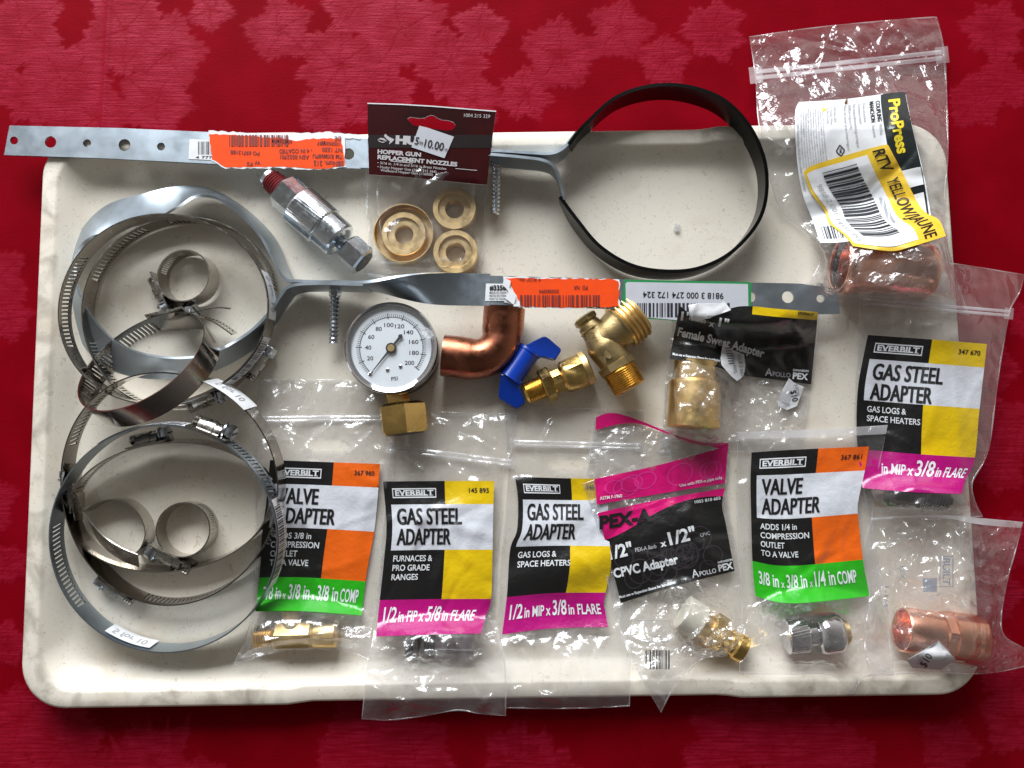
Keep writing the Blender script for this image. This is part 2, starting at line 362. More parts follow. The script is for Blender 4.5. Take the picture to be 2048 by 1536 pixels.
class Bag:
    def __init__(s, shape, layer, bumps, seed, n=26, amp=1.0, soft=.5, sharp=(7, 26), length=(30, 130), fa=3.0, fn=2.8):
        s.c = shape; A = np.array(list(shape.t)+list(shape.b)+list(shape.l)+list(shape.r)); s.box = (*A.min(0), *A.max(0))
        s.wr = wrinkles(s.box, seed, n, amp, soft, sharp, length); s.fw = wrinkles(s.box, seed+500, int(n*fn), amp*fa, 0, (5, 15), (18, 95)); s.lb = []; s.layer = layer; s.bumps = bumps
    def h(s, x, y):
        x = np.asarray(x, float); y = np.asarray(y, float)
        z = rest_z(x, y)+s.layer+1.0
        for bx, by, rx, ry, a, k in s.bumps:      # centre, radii, turn (deg), height
            dx, dy = x-bx, y-by; c_, s_ = cos(radians(a)), sin(radians(a))
            q = np.sqrt(((dx*c_+dy*s_)/rx)**2+((-dx*s_+dy*c_)/ry)**2); z = z+k*(1-sst(.55, 1.9, q))
        return np.maximum(z+s.wr(x, y), rest_z(x, y)+s.layer+.3)
    def top(s, lift=0.): return lambda x, y: W(x, y, s.h(x, y)+lift)
    def back(s): return lambda x, y: W(x, y, rest_z(x, y)+s.layer+.15)
    def clear(s, x, y):
        "the film lies flat against its printed label"
        k = np.ones_like(x)
        for x0, y0, x1, y1 in s.lb: k = k*(1-sst(-14, 2, np.minimum(np.minimum(x-x0, x1-x), np.minimum(y-y0, y1-y))))
        return k
    def film(s, mb, m=None, step=4.5, hole=None, backm=None, rim=2.6):
        x0, y0, x1, y1 = s.box; nu, nv = int((x1-x0)/step), int((y1-y0)/step)
        U, V = np.meshgrid(np.linspace(0, 1, nu), np.linspace(0, 1, nv), indexing='ij'); X, Y = s.c(U, V)
        fw = s.fw(X, Y)*s.clear(X, Y); e = np.minimum(np.minimum(U*nu, (1-U)*nu), np.minimum(V*nv, (1-V)*nv)); k = sst(0, 7, e)
        zb = rest_z(X, Y)+s.layer+.15; zt = zb+.2+(s.h(X, Y)-zb+fw)*k+(s.wr(X, Y)*.35+fw*.4)*(1-k)
        zt = np.maximum(zt, zb+.12)
        keep = None
        if hole:
            cx, cy, rx, ry = hole; xm = (X[:-1, :-1]+X[1:, 1:])/2; ym = (Y[:-1, :-1]+Y[1:, 1:])/2
            keep = ((xm-cx)/rx)**2+((ym-cy)/ry)**2 > 1
        mb.grid(W(X, Y, zt), m or FILM, keep=keep); mb.grid(W(X, Y, zb), backm or m or FILM, keep=keep)
        if rim:                                 # the pressed seam round the bag catches the light
            x = np.r_[X[:, 0], X[-1, 1:], X[-2::-1, -1], X[0, -2:0:-1]]; y = np.r_[Y[:, 0], Y[-1, 1:], Y[-2::-1, -1], Y[0, -2:0:-1]]
            z = np.r_[zt[:, 0], zt[-1, 1:], zt[-2::-1, -1], zt[0, -2:0:-1]]; tx, ty = np.roll(x, -1)-np.roll(x, 1), np.roll(y, -1)-np.roll(y, 1); L = np.hypot(tx, ty)+1e-6
            nx_, ny_ = -ty/L, tx/L; rw = rim*(.6+.5*np.sin(np.arange(len(x))*.23)); mb.grid(np.stack([W(x+nx_*rw*a, y+ny_*rw*a, z+.25+b_) for a, b_ in ((0, 0), (.5, .3), (1, .1))], 1), ZIP, closed_u=True)
    def lab(s, C, lift=.3):
        A = np.array(list(C.t)+list(C.b)); q = (A[:, 0].min(), A[:, 1].min(), A[:, 0].max(), A[:, 1].max())
        lift = lift+.15
        def fn(u, v):
            x, y = C(u, v); return W(x, y, s.h(x, y)+lift)
        return fn
def zipstrip(mb, bag, P, w, m, z=1.2):
    "the pressed zip closure across a bag: two ridges with flattened ends"
    P = np.asarray(P, float); d = P[1]-P[0]; L = np.hypot(*d); d /= L; q = np.array([-d[1], d[0]])
    n = max(8, int(L/8)); t = np.linspace(0, L, n)
    for o in (-.28*w, .28*w):
        c = P[0]+np.outer(t, d)+q*o; rows = []
        for a in np.linspace(0, 2*pi, 9):
            x = c[:, 0]+q[0]*cos(a)*w*.2; y = c[:, 1]+q[1]*cos(a)*w*.2
            rows.append(W(x, y, bag.h(x, y)+.5+sin(a)*z*.6))
        mb.grid(np.stack(rows, 1), m)
    for e in (0, L):
        c = P[0]+d*e; X, Y = np.meshgrid(np.linspace(-w*.6, w*.6, 6), np.linspace(-w*.75, w*.75, 6), indexing='ij')
        x = c[0]+X*d[0]+Y*q[0]; y = c[1]+X*d[1]+Y*q[1]; mb.grid(W(x, y, bag.h(x, y)+.9), m)

# ------------------------------------------------------------------ metal bands
def band(mb, pos, n, closed, th, m, slots=None, pitch=None, p0=0., p1=1.):
    "pos(p,h)->3D (arrays); slots = list of (pa,pb) parameter ranges with slanted perforations"
    ps = []; 
    if slots is None: slots = []
    p = p0; dp = (p1-p0)/n; cells = []
    while p < p1-1e-9:
        r = next((q for q in slots if q[0] <= p < q[1]), None)
        if r is not None: cells += [(p, p+pitch*.55, 1, 0), (p+pitch*.55, p+pitch, 1, 1)]; p += pitch
        else:
            nx = min([q[0] for q in slots if q[0] > p]+[p1]); e = min(p+dp, nx, p1)
            if nx-e < dp*.3: e = nx
            cells.append((p, e, 0, 0)); p = e
    cells[-1] = (cells[-1][0], p1, *cells[-1][2:])
    pp = np.array([c[0] for c in cells]+[p1]); sl = np.array([c[2] for c in cells]+[0])
    hs = [0, .2, .8, 1]; sh = [0, -.22, .22, 0]
    G = np.stack([pos(pp+sl*s_*(pitch or 0), np.full_like(pp, h)) for h, s_ in zip(hs, sh)], 1)
    du = np.gradient(G, axis=0) if not closed else np.gradient(np.concatenate([G[-2:-1], G, G[1:2]]), axis=0)[1:-1]
    dv = G[:, -1:]-G[:, :1]; N = np.cross(du, np.broadcast_to(dv, du.shape)); N /= np.linalg.norm(N, axis=-1, keepdims=True)+1e-12
    keep = np.ones((len(cells), 3), bool); keep[:, 1] = [not c[3] for c in cells]
    A, B = G+N*th/2, G-N*th/2
    mb.grid(A, m, keep=keep); mb.grid(B[:, ::-1], m, keep=keep[:, ::-1])
    mb.grid(np.stack([A[:, 0], B[:, 0]], 1), m); mb.grid(np.stack([B[:, -1], A[:, -1]], 1), m)
    for e in ((0, -1) if not closed else ()): mb.grid(np.stack([A[e], B[e]], 0), m)
def ringpos(cx, cy, rx, ry, rot, zc, w, tu=0., tv=0., e=(), flare=0.):
    "px ellipse -> pos(p,h); p in turns anticlockwise from the right; zc = mid height of the band"
    C = W(cx, cy, zc); k = MM(1, zc); r = radians(rot)
    U = np.array([rx*k*cos(r), rx*k*sin(r), tu]); V = np.array([-ry*k*sin(r), ry*k*cos(r), tv]); N = unit(np.cross(U, V))
    def pos(p, h):
        a = np.asarray(p)*2*pi; q = 1.+0*a
        for n_, am, ph in e: q = q+am*np.cos(n_*a-ph)
        q = q+flare*(np.asarray(h)-.5)
        return C+np.multiply.outer(np.cos(a)*q, U)+np.multiply.outer(np.sin(a)*q, V)+np.multiply.outer((np.asarray(h)-.5)*w, N)
    return pos
def ribpos(K, w, closed=False, ns=300):
    "keypoints (px,py,z,alpha) -> pos(p,h); alpha 0 = band on edge, 90 = band lying flat"
    K = np.asarray(K, float); P = W(K[:, 0], K[:, 1], K[:, 2]); Q = spline(np.c_[P, K[:, 3]], ns, closed)
    if closed: Q = np.concatenate([Q, Q[:1]])
    c = Q[:, :3]; T = np.gradient(c, axis=0); T /= np.linalg.norm(T, axis=1, keepdims=True)
    Z = np.array([0, 0, 1.])-T*T[:, 2:3]; Z /= np.linalg.norm(Z, axis=1, keepdims=True); H = np.cross(T, Z)
    a = np.radians(Q[:, 3])[:, None]; Wd = Z*np.cos(a)+H*np.sin(a)
    s = np.r_[0, np.cumsum(np.linalg.norm(np.diff(c, axis=0), axis=1))]; s /= s[-1]
    def pos(p, h):
        f = lambda A: np.stack([np.interp(p, s, A[:, i]) for i in range(3)], -1)
        return f(c)+f(Wd)*((np.asarray(h)-.5)*w)[..., None]
    return pos
def onband(pos, off, out=1):
    "(p,h) -> point lifted off the band by off mm"
    def fn(p, h):
        p, h = np.asarray(p, float), np.asarray(h, float); e = 1e-3
        a = pos(p.ravel(), h.ravel()); t = pos(p.ravel()+e, h.ravel())-a; v = pos(p.ravel(), h.ravel()+e)-a
        n = np.cross(t, v); n /= np.linalg.norm(n, axis=-1, keepdims=True)
        return (a+n*off*out).reshape(*p.shape, 3)
    return fn
def worm(t, pos, p, k=1., flip=1, out=1, head=ZINC):
    "worm-drive housing and screw at parameter p of a band"
    f = onband(pos, 0); P = f(np.array([p]), np.array([.5]))[0]; e = 2e-3
    T = unit(f(np.array([p+e]), np.array([.5]))[0]-P); w = unit(f(np.array([p]), np.array([.9]))[0]-P); n = unit(np.cross(T, w))*out
    mb = MB(); L = 6.8*k; prof = [(-7.2*k, .4), (-7.2*k, 1.6), (-5.2*k, 1.8)]+[(-5.*k*cos(a), 1.8+5.2*k*sin(a)) for a in np.linspace(0.25, pi-.25, 11)]+[(5.2*k, 1.8), (7.2*k, 1.6), (7.2*k, .4)]
    R = np.array([[P+w*a+n*b+T*s_ for a, b in prof] for s_ in (-L, -L*.35, -L*.33, L*.33, L*.35, L)])
    q = np.array([.93, .93, 1.04, 1.04, .93, .93]); R = P+(R-P)*q[:, None, None]
    mb.grid(R, STEELD); mb.add(R[0], [tuple(range(len(prof)))], STEELD); mb.add(R[-1], [tuple(range(len(prof)))[::-1]], STEELD)
    mb.box(P+n*.5, T*11*k, w*7.4*k, n*.5, STEELD)
    h = t.part('housing', mb)
    mb = MB(); A = P+n*4.2*k; d = T*flip
    lathe(mb, A-d*10.5*k, d, thread(0, 17*k, 3.0*k, 1.5, .6), 16, STEELD)
    lathe(mb, A+d*6.5*k, d, [(0, 3.9*k), (.8, 4.6*k), (1.5, 4.6*k)], 20, head); lathe(mb, A+d*8*k, d, hexa(0, 0, 0, 4.6*k, 4.2*k), 6, head)
    mb.box(A+d*12.7*k, w*3.*k, n*.5, d*.12, DSTEEL)
    t.part('screw', mb)

# ================================================================== the setting: a damask table cloth
def cloth():
    xs = np.unique(np.r_[np.linspace(-900, -335, 24), np.arange(-335, 336, 1.15), np.linspace(336, 900, 24)])
    ys = np.unique(np.r_[np.linspace(-700, -255, 20), np.arange(-255, 262, 1.15), np.linspace(262, 750, 20)])
    X, Y = np.meshgrid(xs, ys, indexing='ij'); M = np.zeros_like(X); rnd = random.Random(4)
    L = [(45, 55, 95), (130, 165, 105), (250, 60, 100), (335, 105, 85), (310, 205, 85), (190, 235, 75), (60, 190, 70), (420, 20, 50), (-30, 120, 80),
         (560, 60, 75), (680, 130, 95), (800, 60, 100), (900, 125, 80), (650, 225, 60), (760, 190, 80), (960, 60, 60), (705, 20, 60), (950, 200, 60),
         (-10, 560, 70), (20, 640, 45), (-25, 1010, 60), (15, 1130, 40), (10, 1290, 45), (40, 1440, 75), (130, 1490, 80), (10, 1530, 60), (300, 1525, 80), (215, 1560, 60), (390, 1570, 60),
         (740, 1455, 85), (830, 1505, 75), (690, 1540, 70), (1040, 1525, 75), (1110, 1560, 60), (1470, 1455, 85), (1585, 1490, 90), (1690, 1515, 65), (1420, 1530, 60),
         (1985, 735, 55), (2015, 860, 75), (1995, 930, 60), (1990, 1180, 60), (2040, 1080, 60), (2010, 1330, 60), (2030, 1440, 70), (1950, 205, 60), (2010, 165, 60), (1990, 60, 70), (1900, 1500, 60),
         (1120, 110, 85), (1240, 60, 70), (1330, 120, 60), (1050, 190, 60), (1430, 60, 70), (2050, 640, 40)]
    for px, py, r in L:
        c = W(px, py, 0); R = r/3.5; n = rnd.choice((5, 5, 7)); ph = rnd.uniform(0, 6.3); jag = rnd.uniform(0, 6.3)
        s = np.hypot(X-c[0], Y-c[1]) < R*1.5; rown = np.sin(Y[s]*5.1+3*np.sin(Y[s]*1.7))*.5+np.sin(Y[s]*11.3+X[s]*.05)*.5; dx, dy = X[s]-c[0]+rown*1.5, Y[s]-c[1]; rr = np.hypot(dx, dy); th = np.arctan2(dy, dx)
        q = ((th-ph)/(2*pi)*n) % 1; lobe = np.abs(q-.5)*2                          # 0 in the notches, 1 on the ribs
        tooth = np.abs(((th*n*1.5+rr*.15+jag) % 1)-.5)
        edge = R*(.74+.26*lobe**1.3+.20*tooth*(.4+.6*lobe)+.07*np.sin(3*th+jag)+.05*np.sin(23*th+jag*2))
        leaf = sst(-1.0, 1.2, edge-rr)*(.82+.18*np.sin(rr*.35+jag*3))
        vein = np.minimum(q, 1-q)*rr*2*pi/n                                         # distance to the ribs
        fork = np.abs(((rr/R*3.2+np.abs(q-.5)*-2.2) % 1)-.5)*R/3.2
        leaf = leaf*(1-.6*np.maximum(np.clip(1-vein/.9, 0, 1), .55*np.clip(1-fork/.7, 0, 1)))
        M[s] = np.maximum(M[s], leaf)
    for i, (px, py) in enumerate([(232, 1500), (262, 1490), (300, 1470), (335, 1475), (372, 1462), (1010, 1500), (1050, 1480), (1085, 1490), (2000, 870), (2020, 905), (2042, 880), (1985, 905)]):
        c = W(px, py, 0); a = radians(100-(px-300)*.25) if px < 1500 else radians(75); dx, dy = X-c[0], Y-c[1]
        s_ = dx*cos(a)+dy*sin(a); d = np.abs(-dx*sin(a)+dy*cos(a)); M = np.maximum(M, sst(-.4, .5, 2.1*(1-np.abs(s_)/11)-d))
    wr = wrinkles((-330, -250, 330, 260), 12, 30, .35, .0, (9, 30), (50, 160)); Z = wr(X, Y)*.9+.25*np.sin(X/41+Y/90)+.25*np.sin(Y/33-X/120)
    cr = W(215, 60, 0)[0]; Z += .9*np.exp(-((X-cr)/1.6)**2)*sst(70, 95, Y)
    Z = Z-.6+M*.07
    inside = sst(-14, 6, tray_d(X, Y)); Z = Z*(1-inside)-1.2*inside
    me = bpy.data.meshes.new('tablecloth'); V = np.stack([X, Y, Z], -1).reshape(-1, 3)*S; nx, ny = X.shape
    I = np.arange(nx*ny).reshape(nx, ny); Fq = np.stack([I[:-1, :-1], I[1:, :-1], I[1:, 1:], I[:-1, 1:]], -1).reshape(-1, 4)
    me.from_pydata(V.tolist(), [], Fq.tolist()); me.shade_smooth()
    at = me.attributes.new('leaf', 'FLOAT', 'POINT'); at.data.foreach_set('value', M.reshape(-1).astype(np.float32))
    m = bpy.data.materials.new('damask'); m.use_nodes = True; n, l = m.node_tree.nodes, m.node_tree.links; p = n['Principled BSDF']
    a = n.new('ShaderNodeAttribute'); a.attribute_name = 'leaf'
    co = n.new('ShaderNodeTexCoord').outputs['Object']
    def noise(sx, sy, sc, det=3):
        mp = n.new('ShaderNodeMapping'); mp.inputs['Scale'].default_value = (sx, sy, 1); l.new(co, mp.inputs[0])
        t = n.new('ShaderNodeTexNoise'); t.inputs['Scale'].default_value = sc; t.inputs['Detail'].default_value = det; l.new(mp.outputs[0], t.inputs[0]); return t.outputs['Fac']
    def mix(f, A, B):
        x = n.new('ShaderNodeMix'); x.data_type = 'RGBA'
        for i, v in ((0, f), (6, A), (7, B)):
            if isinstance(v, tuple): x.inputs[i].default_value = v
            else: l.new(v, x.inputs[i])
        return x.outputs[2]
    def rng(v, a0, a1, b0, b1):
        r = n.new('ShaderNodeMapRange'); l.new(v, r.inputs[0])
        for i, q in enumerate((a0, a1, b0, b1)): r.inputs[i+1].default_value = q
        return r.outputs[0]
    thr = noise(55, 900, 1, 4)
    ground = mix(rng(noise(1, 1, 35), .35, .7, 0, 1), (.165, .0003, .0038, 1), (.205, .0006, .0060, 1))
    leafc = mix(rng(thr, .38, .64, 0, 1), (.212, .0021, .011, 1), (.285, .0072, .026, 1))
    l.new(mix(a.outputs['Fac'], ground, leafc), p.inputs['Base Color'])
    l.new(rng(a.outputs['Fac'], 0, 1, .62, .42), p.inputs['Roughness'])
    l.new(rng(a.outputs['Fac'], 0, 1, .05, .20), p.inputs['Specular IOR Level']); p.inputs['Specular Tint'].default_value = (1, .22, .34, 1)
    p.inputs['Sheen Weight'].default_value = .04; p.inputs['Sheen Tint'].default_value = (1, .25, .35, 1); p.inputs['Sheen Roughness'].default_value = .4
    b = n.new('ShaderNodeBump'); b.inputs['Strength'].default_value = .5; b.inputs['Distance'].default_value = .5*S
    tl = n.new('ShaderNodeMath'); tl.operation = 'MULTIPLY'; l.new(thr, tl.inputs[0]); l.new(rng(a.outputs['Fac'], 0, 1, .12, 1), tl.inputs[1]); l.new(tl.outputs[0], b.inputs['Height']); b2 = n.new('ShaderNodeBump'); b2.inputs['Strength'].default_value = .35; b2.inputs['Distance'].default_value = .35*S
    l.new(noise(1, 1, 900, 2), b2.inputs['Height']); l.new(b.outputs[0], b2.inputs['Normal']); l.new(b2.outputs[0], p.inputs['Normal'])
    me.materials.append(m); o = bpy.data.objects.new('tablecloth', me); COL.objects.link(o)
    o['kind'] = 'structure'; o['label'] = 'crimson damask tablecloth woven with shiny leaf motifs under the tray'
cloth()

# ------------------------------------------------------------------ tray
def tray():
    m = mat('tray_laminate', (.66, .60, .50), .42, bump=(450, .25, .15)); n, l = m.node_tree.nodes, m.node_tree.links; p = n['Principled BSDF']
    co = n.new('ShaderNodeTexCoord').outputs['Object']
    def noise(sc, det=3, dist=0., off=(0, 0, 0)):
        mp = n.new('ShaderNodeMapping'); mp.inputs['Location'].default_value = off; l.new(co, mp.inputs[0])
        t = n.new('ShaderNodeTexNoise'); t.inputs['Scale'].default_value = sc; t.inputs['Detail'].default_value = det; t.inputs['Distortion'].default_value = dist; l.new(mp.outputs[0], t.inputs[0]); return t.outputs['Fac']
    def mth(op, a, b=0., c=None):
        x = n.new('ShaderNodeMath'); x.operation = op
        for i, v in enumerate((a, b, c)):
            if v is None: continue
            if isinstance(v, (int, float)): x.inputs[i].default_value = v
            else: l.new(v, x.inputs[i])
        return x.outputs[0]
    def rng(v, a0, a1, b0, b1):
        r = n.new('ShaderNodeMapRange'); l.new(v, r.inputs[0])
        for i, q in enumerate((a0, a1, b0, b1)): r.inputs[i+1].default_value = q
        return r.outputs[0]
    def hairs(sc, mask_sc, lo, off, width):     # short curled fibres: thin contour lines cut by a mask
        c = mth('ABSOLUTE', mth('SUBTRACT', noise(sc, 1, 1.2, off), .5)); a = rng(c, width*.4, width, 1, 0)
        return mth('MULTIPLY', a, rng(noise(mask_sc, 2, 0, (off[1], off[0], 3)), lo, lo+.03, 0, 1))
    h = mth('MAXIMUM', hairs(130, 210, .565, (1, 2, 0), .014), hairs(190, 260, .58, (5, 3, 0), .016))
    h = mth('MAXIMUM', h, hairs(75, 170, .60, (9, 4, 1), .008))
    sp_ = mth('MULTIPLY', rng(noise(620, 1, 0, (2, 7, 0)), .70, .735, 0, 1), .8)
    f = mth('MULTIPLY', mth('MAXIMUM', h, sp_), .28)
    def mix(fc, A, B):
        x = n.new('ShaderNodeMix'); x.data_type = 'RGBA'
        for i, v in ((0, fc), (6, A), (7, B)):
            if isinstance(v, tuple): x.inputs[i].default_value = v
            else: l.new(v, x.inputs[i])
        return x.outputs[2]
    base = mix(rng(noise(14, 4), .35, .68, 0, 1), (.78, .725, .63, 1), (.71, .65, .55, 1))
    base = mix(rng(noise(26, 5, .5, (3, 1, 0)), .56, .76, 0, .55), base, (.50, .41, .30, 1))
    ge = n.new('ShaderNodeSeparateXYZ'); l.new(co, ge.inputs[0])
    grime = mth('MULTIPLY', rng(ge.outputs[2], .0135, .0158, 0, 1), rng(noise(55, 6, .6, (4, 4, 0)), .44, .68, 0, .8))
    base = mix(grime, base, (.27, .235, .19, 1))
    l.new(mix(f, base, (.16, .11, .075, 1)), p.inputs['Base Color'])
    t = Thing('serving_tray', 'cream speckled cafeteria tray with raised rim holding all the plumbing parts', 'tray', (*TC, 0)); mb = MB()
    prof = [(60, .4), (26, .4), (20, 2.4), (12, 7.5), (3, 11), (.3, 11), (0, 11.6), (0, 14.3), (.5, 15.4), (1.6, 16), (5, 16.1), (7.8, 16.15), (8.6, 15.9), (9.4, 15.2), (12, 12.3), (15, 9.), (18, 6.4), (20.5, 4.9), (23, 4.25), (26, 4.02), (60, 4.0)]
    n1 = 140
    P = []
    for d, z in prof:
        hw, hh = TW/2-d, TH/2-d; r = max(TR_-d*.35, 14); pts = []
        for (sx, sy), a0 in (((1, 1), 0), ((-1, 1), pi/2), ((-1, -1), pi), ((1, -1), 3*pi/2)):
            for a in np.linspace(a0, a0+pi/2, 14): pts.append((sx*(hw-r)+r*cos(a), sy*(hh-r)+r*sin(a)))
            nxs = {0: (-1, 1), 1: (-1, -1), 2: (1, -1), 3: (1, 1)}[round(a0/(pi/2))]
            a = a0+pi/2; e0 = np.array(pts[-1]); e1 = np.array((nxs[0]*(hw-r)+r*cos(a), nxs[1]*(hh-r)+r*sin(a)))
            for q in np.linspace(0, 1, 72)[1:-1]: pts.append(tuple(e0+(e1-e0)*q))
        A = np.array(pts); u, v = A[:, 0].copy(), A[:, 1].copy()
        k = sst(-112, -104, u)*(1-sst(118, 126, u))*sst(.5, .8, np.abs(v)/(TH/2)); kk = k*sst(26, 9, np.full_like(k, d)) if d < 26 else k*0
        zz = z-kk*1.6*(1 if z > 4.5 else 0); v = v-np.sign(v)*kk*1.2
        P.append(np.stack([TC[0]+u*cos(TA)-v*sin(TA), TC[1]+u*sin(TA)+v*cos(TA), zz], -1))
    P = np.stack(P, 1); mb.grid(P, m, closed_u=True)
    mb.add(P[:, -1], [tuple(range(len(P)))], m); mb.add(P[:, 0], [tuple(range(len(P)))[::-1]], m)
    o = build('serving_tray_body', mb, t.base, 40, weld=True); o.name = 'body'; o.parent = t.o
tray()

# ------------------------------------------------------------------ tubes and rods laid along a pixel axis
def rod(mb, p0, p1, z, prof, n, m, cap=(1, 1), rfun=None, spin=0., dz=0.):
    "prof in photo pixels along the axis p0->p1 at height z (mm)"
    A, B = W(*p0, z), W(*p1, z+dz); k = MM(1, z); lathe(mb, A, B-A, [(a*k, r*k) for a, r in prof], n, m, cap, rfun, spin)
def sweep(mb, P, R, m, n=28, cap=True):
    P = np.asarray(P, float); T = np.gradient(P, axis=0); T /= np.linalg.norm(T, axis=1, keepdims=True)
    Z = np.array([0, 0, 1.])-T*T[:, 2:3]; Z /= np.linalg.norm(Z, axis=1, keepdims=True); H = np.cross(T, Z); a = np.arange(n)*2*pi/n
    G = P[:, None]+np.asarray(R)[:, None, None]*(np.cos(a)[None, :, None]*Z[:, None]+np.sin(a)[None, :, None]*H[:, None])
    mb.grid(G.transpose(1, 0, 2), m, closed_u=True)
    if cap: mb.add(G[0], [tuple(range(n))], m); mb.add(G[-1], [tuple(range(n))[::-1]], m)
def slope(z): return lambda x, y: W(x, y, z-np.maximum(np.asarray(x, float)-1000, 0)*.0185)
def flat(z): return lambda x, y: W(x, y, np.full_like(np.asarray(x, float), z))
knurl = lambda n, pitch, a: (lambda th, t: 1+a*(np.abs(((th*n/(2*pi)+t/pitch) % 1)-.5)*2-.5))

# ------------------------------------------------------------------ hose clamps
GROUP = 'stainless hose clamps on the left of the tray'
def clamp(label, pos, slots, pitch, wp, flip=1, out=1, k=1., th=.7, m=STEEL, head=ZINC, n=120, base=None):
    b = pos(np.array([0., .5]), np.array([0., 0.])).mean(0); t = Thing('hose_clamp', label, 'hose clamp', (b[0], b[1], ZF), GROUP)
    mb = MB(); band(mb, pos, n, True, th, m, slots, pitch); t.part('band', mb, sharp=50, weld=True)
    worm(t, pos, wp, k, flip, out, head); return t
def bandtag(t, pos, p0, p1, h0, h1, off, strings, bars=None, name='price_sticker', m=PAPER, out=1, rot=0, label=None, ink=LG):
    fn = onband(pos, off, out); mb = MB(); rect(mb, fn, p0, h0, p1, h1, m, 14, 3); o = t.part(name, mb, label=label)
    f2 = onband(pos, off+(.1 if off > 0 else -.1), out); mb = MB()
    for s, q, hh, hs in strings:
        L = (p1-p0)
        V, Fc = glyphs(s, .015); V = V-[V[:, 0].min(), 0]; V = V/V[:, 0].max() if len(V) else V
        P = np.stack([p0+L*(q[0]+(q[1]-q[0])*V[:, 0]), h0+(h1-h0)*(hh+hs*V[:, 1]/max(V[:, 1].max(), 1e-6))], 1)
        mb.add(f2(P[:, 0], P[:, 1]), Fc, ink)
    if bars:
        a, b = bars; rnd = random.Random(int(abs(p0)*997)); q = a
        while q < b:
            w_ = rnd.choice((.008, .012, .02)); rect(mb, f2, p0+(p1-p0)*q, h0+(h1-h0)*.3, p0+(p1-p0)*(q+w_), h0+(h1-h0)*.97, BARINK, 2, 2); q += w_+rnd.choice((.008, .012, .018))
    if mb.n: t.part('lettering', mb, parent=o)

# small clamp, upper
pa = ringpos(377, 556, 54, 52, 0, 11, 12, 1.5, 0)
clamp('small hose clamp standing alone inside the large upper rings', pa, [(.28, .46)], .0135, .575, 1, 1, .95, .7)
# tilted clamp
pb = ringpos(298, 735, 141, 97, 24, 27, 13.5, 4, -21)
tb = clamp('mid-sized hose clamp tilted across the lower edge of the big upper rings', pb, [(.22, .50)], .0098, .185, -1, 1, 1.15, .8, n=140, m=STEELK)
mb = MB(); band(mb, ribpos([(338, 640, 17, 8), (385, 632, 18, 8), (430, 642, 17, 12), (470, 668, 15, 12)], 9), 40, False, .6, STEEL, [(.35, .95)], .05); tb.part('band_tail', mb, sharp=50, weld=True)
mb = MB(); band(mb, ribpos([(345, 634, 25, 15), (385, 625, 25, 15), (430, 615, 23, 20), (462, 617, 22, 20)], 2.6), 40, False, .6, STEEL); tb.part('wire_end', mb, sharp=50)
mbs = MB()
fb = onband(pb, .9)
# large upper ring with price sticker
pc = ringpos(334, 620, 205, 190, 0, 25, 12.7, -1, 4, [(2, .02, 1.2), (3, .012, 0)])
tcl = clamp('largest upper hose clamp with a white price sticker and barcode on its right side', pc, [(.40, .56)], .0068, .81, 1, 1, .95)
bandtag(tcl, pc, .065, -.015, -.05, 1.05, .9, [('5 for 10', (.1, .85), .25, .45)], ink=LG)
bandtag(tcl, pc, -.045, -.145, -.05, 1.0, 1.0, [('03 35871 2', (.1, .8), .04, .2)], bars=(.08, .9), name='barcode_sticker')
bandtag(tcl, pc, -.178, -.225, .1, 1.35, 1.6, [('5 for 10', (.1, .85), .3, .35)], name='price_sticker')
# second upper ring below it
pd = ringpos(362, 622, 198, 182, 12, 11, 12.7, 0, 0, [(2, .05, 2.6), (3, .02, 1)])
clamp('perforated upper hose clamp lying under the largest ring, screw at lower right', pd, [(-.02, .24), (.28, .40), (.52, .66)], .0070, .865, 1, 1, .95)
# lower rings
pe = ringpos(346, 974, 214, 226, 0, 20, 12.7, 2, 11, [(3, .015, .5)])
te = clamp('big lower hose clamp with dark screw housing at lower left and slotted bottom', pe, [(.70, .86), (.335, .44)], .0062, .663, -1, 1, 1., m=STEELK)
bandtag(te, pe, .188, .118, -.25, 1.3, .9, [('5 for 10', (.15, .8), .3, .4)])
pf = ringpos(336, 1074, 223, 222, 0, 21, 12.7, 3, 9, [(2, .012, .6)])
tf = clamp('widest galvanised hose clamp in the lower stack, barcode sticker on top', pf, [(.03, .16), (.48, .60)], .0062, .185, -1, 1, 1., m=GALV)
bandtag(tf, pf, .345, .205, -.02, 1.0, .8, [('0 48643 04060 3', (.35, .8), .04, .2)], bars=(.30, .86), name='barcode_sticker')
bandtag(tf, pf, .055, -.07, -.02, .95, .8, [('0 48643 07418 9', (.1, .8), .04, .2)], bars=(.08, .88), name='barcode_sticker')
bandtag(tf, pf, .655, .725, .0, .85, -1.2, [('5 for 10', (.1, .85), .3, .5)], name='price_sticker')
pg = ringpos(345, 1010, 193, 128, 5, 14, 12.7, 1, 6, [(2, .03, .5)])
clamp('oval hose clamp in the lower stack, screw housing at its upper left', pg, [(.30, .43)], .0072, .275, -1, 1, .95)
ph = ringpos(375, 1058, 52, 52, 0, 10, 12.2, 0, 0)
clamp('small round hose clamp standing in the lower rings, bright screw at its base', ph, [(-.12, .17)], .0140, .675, -1, 1, 1.12)
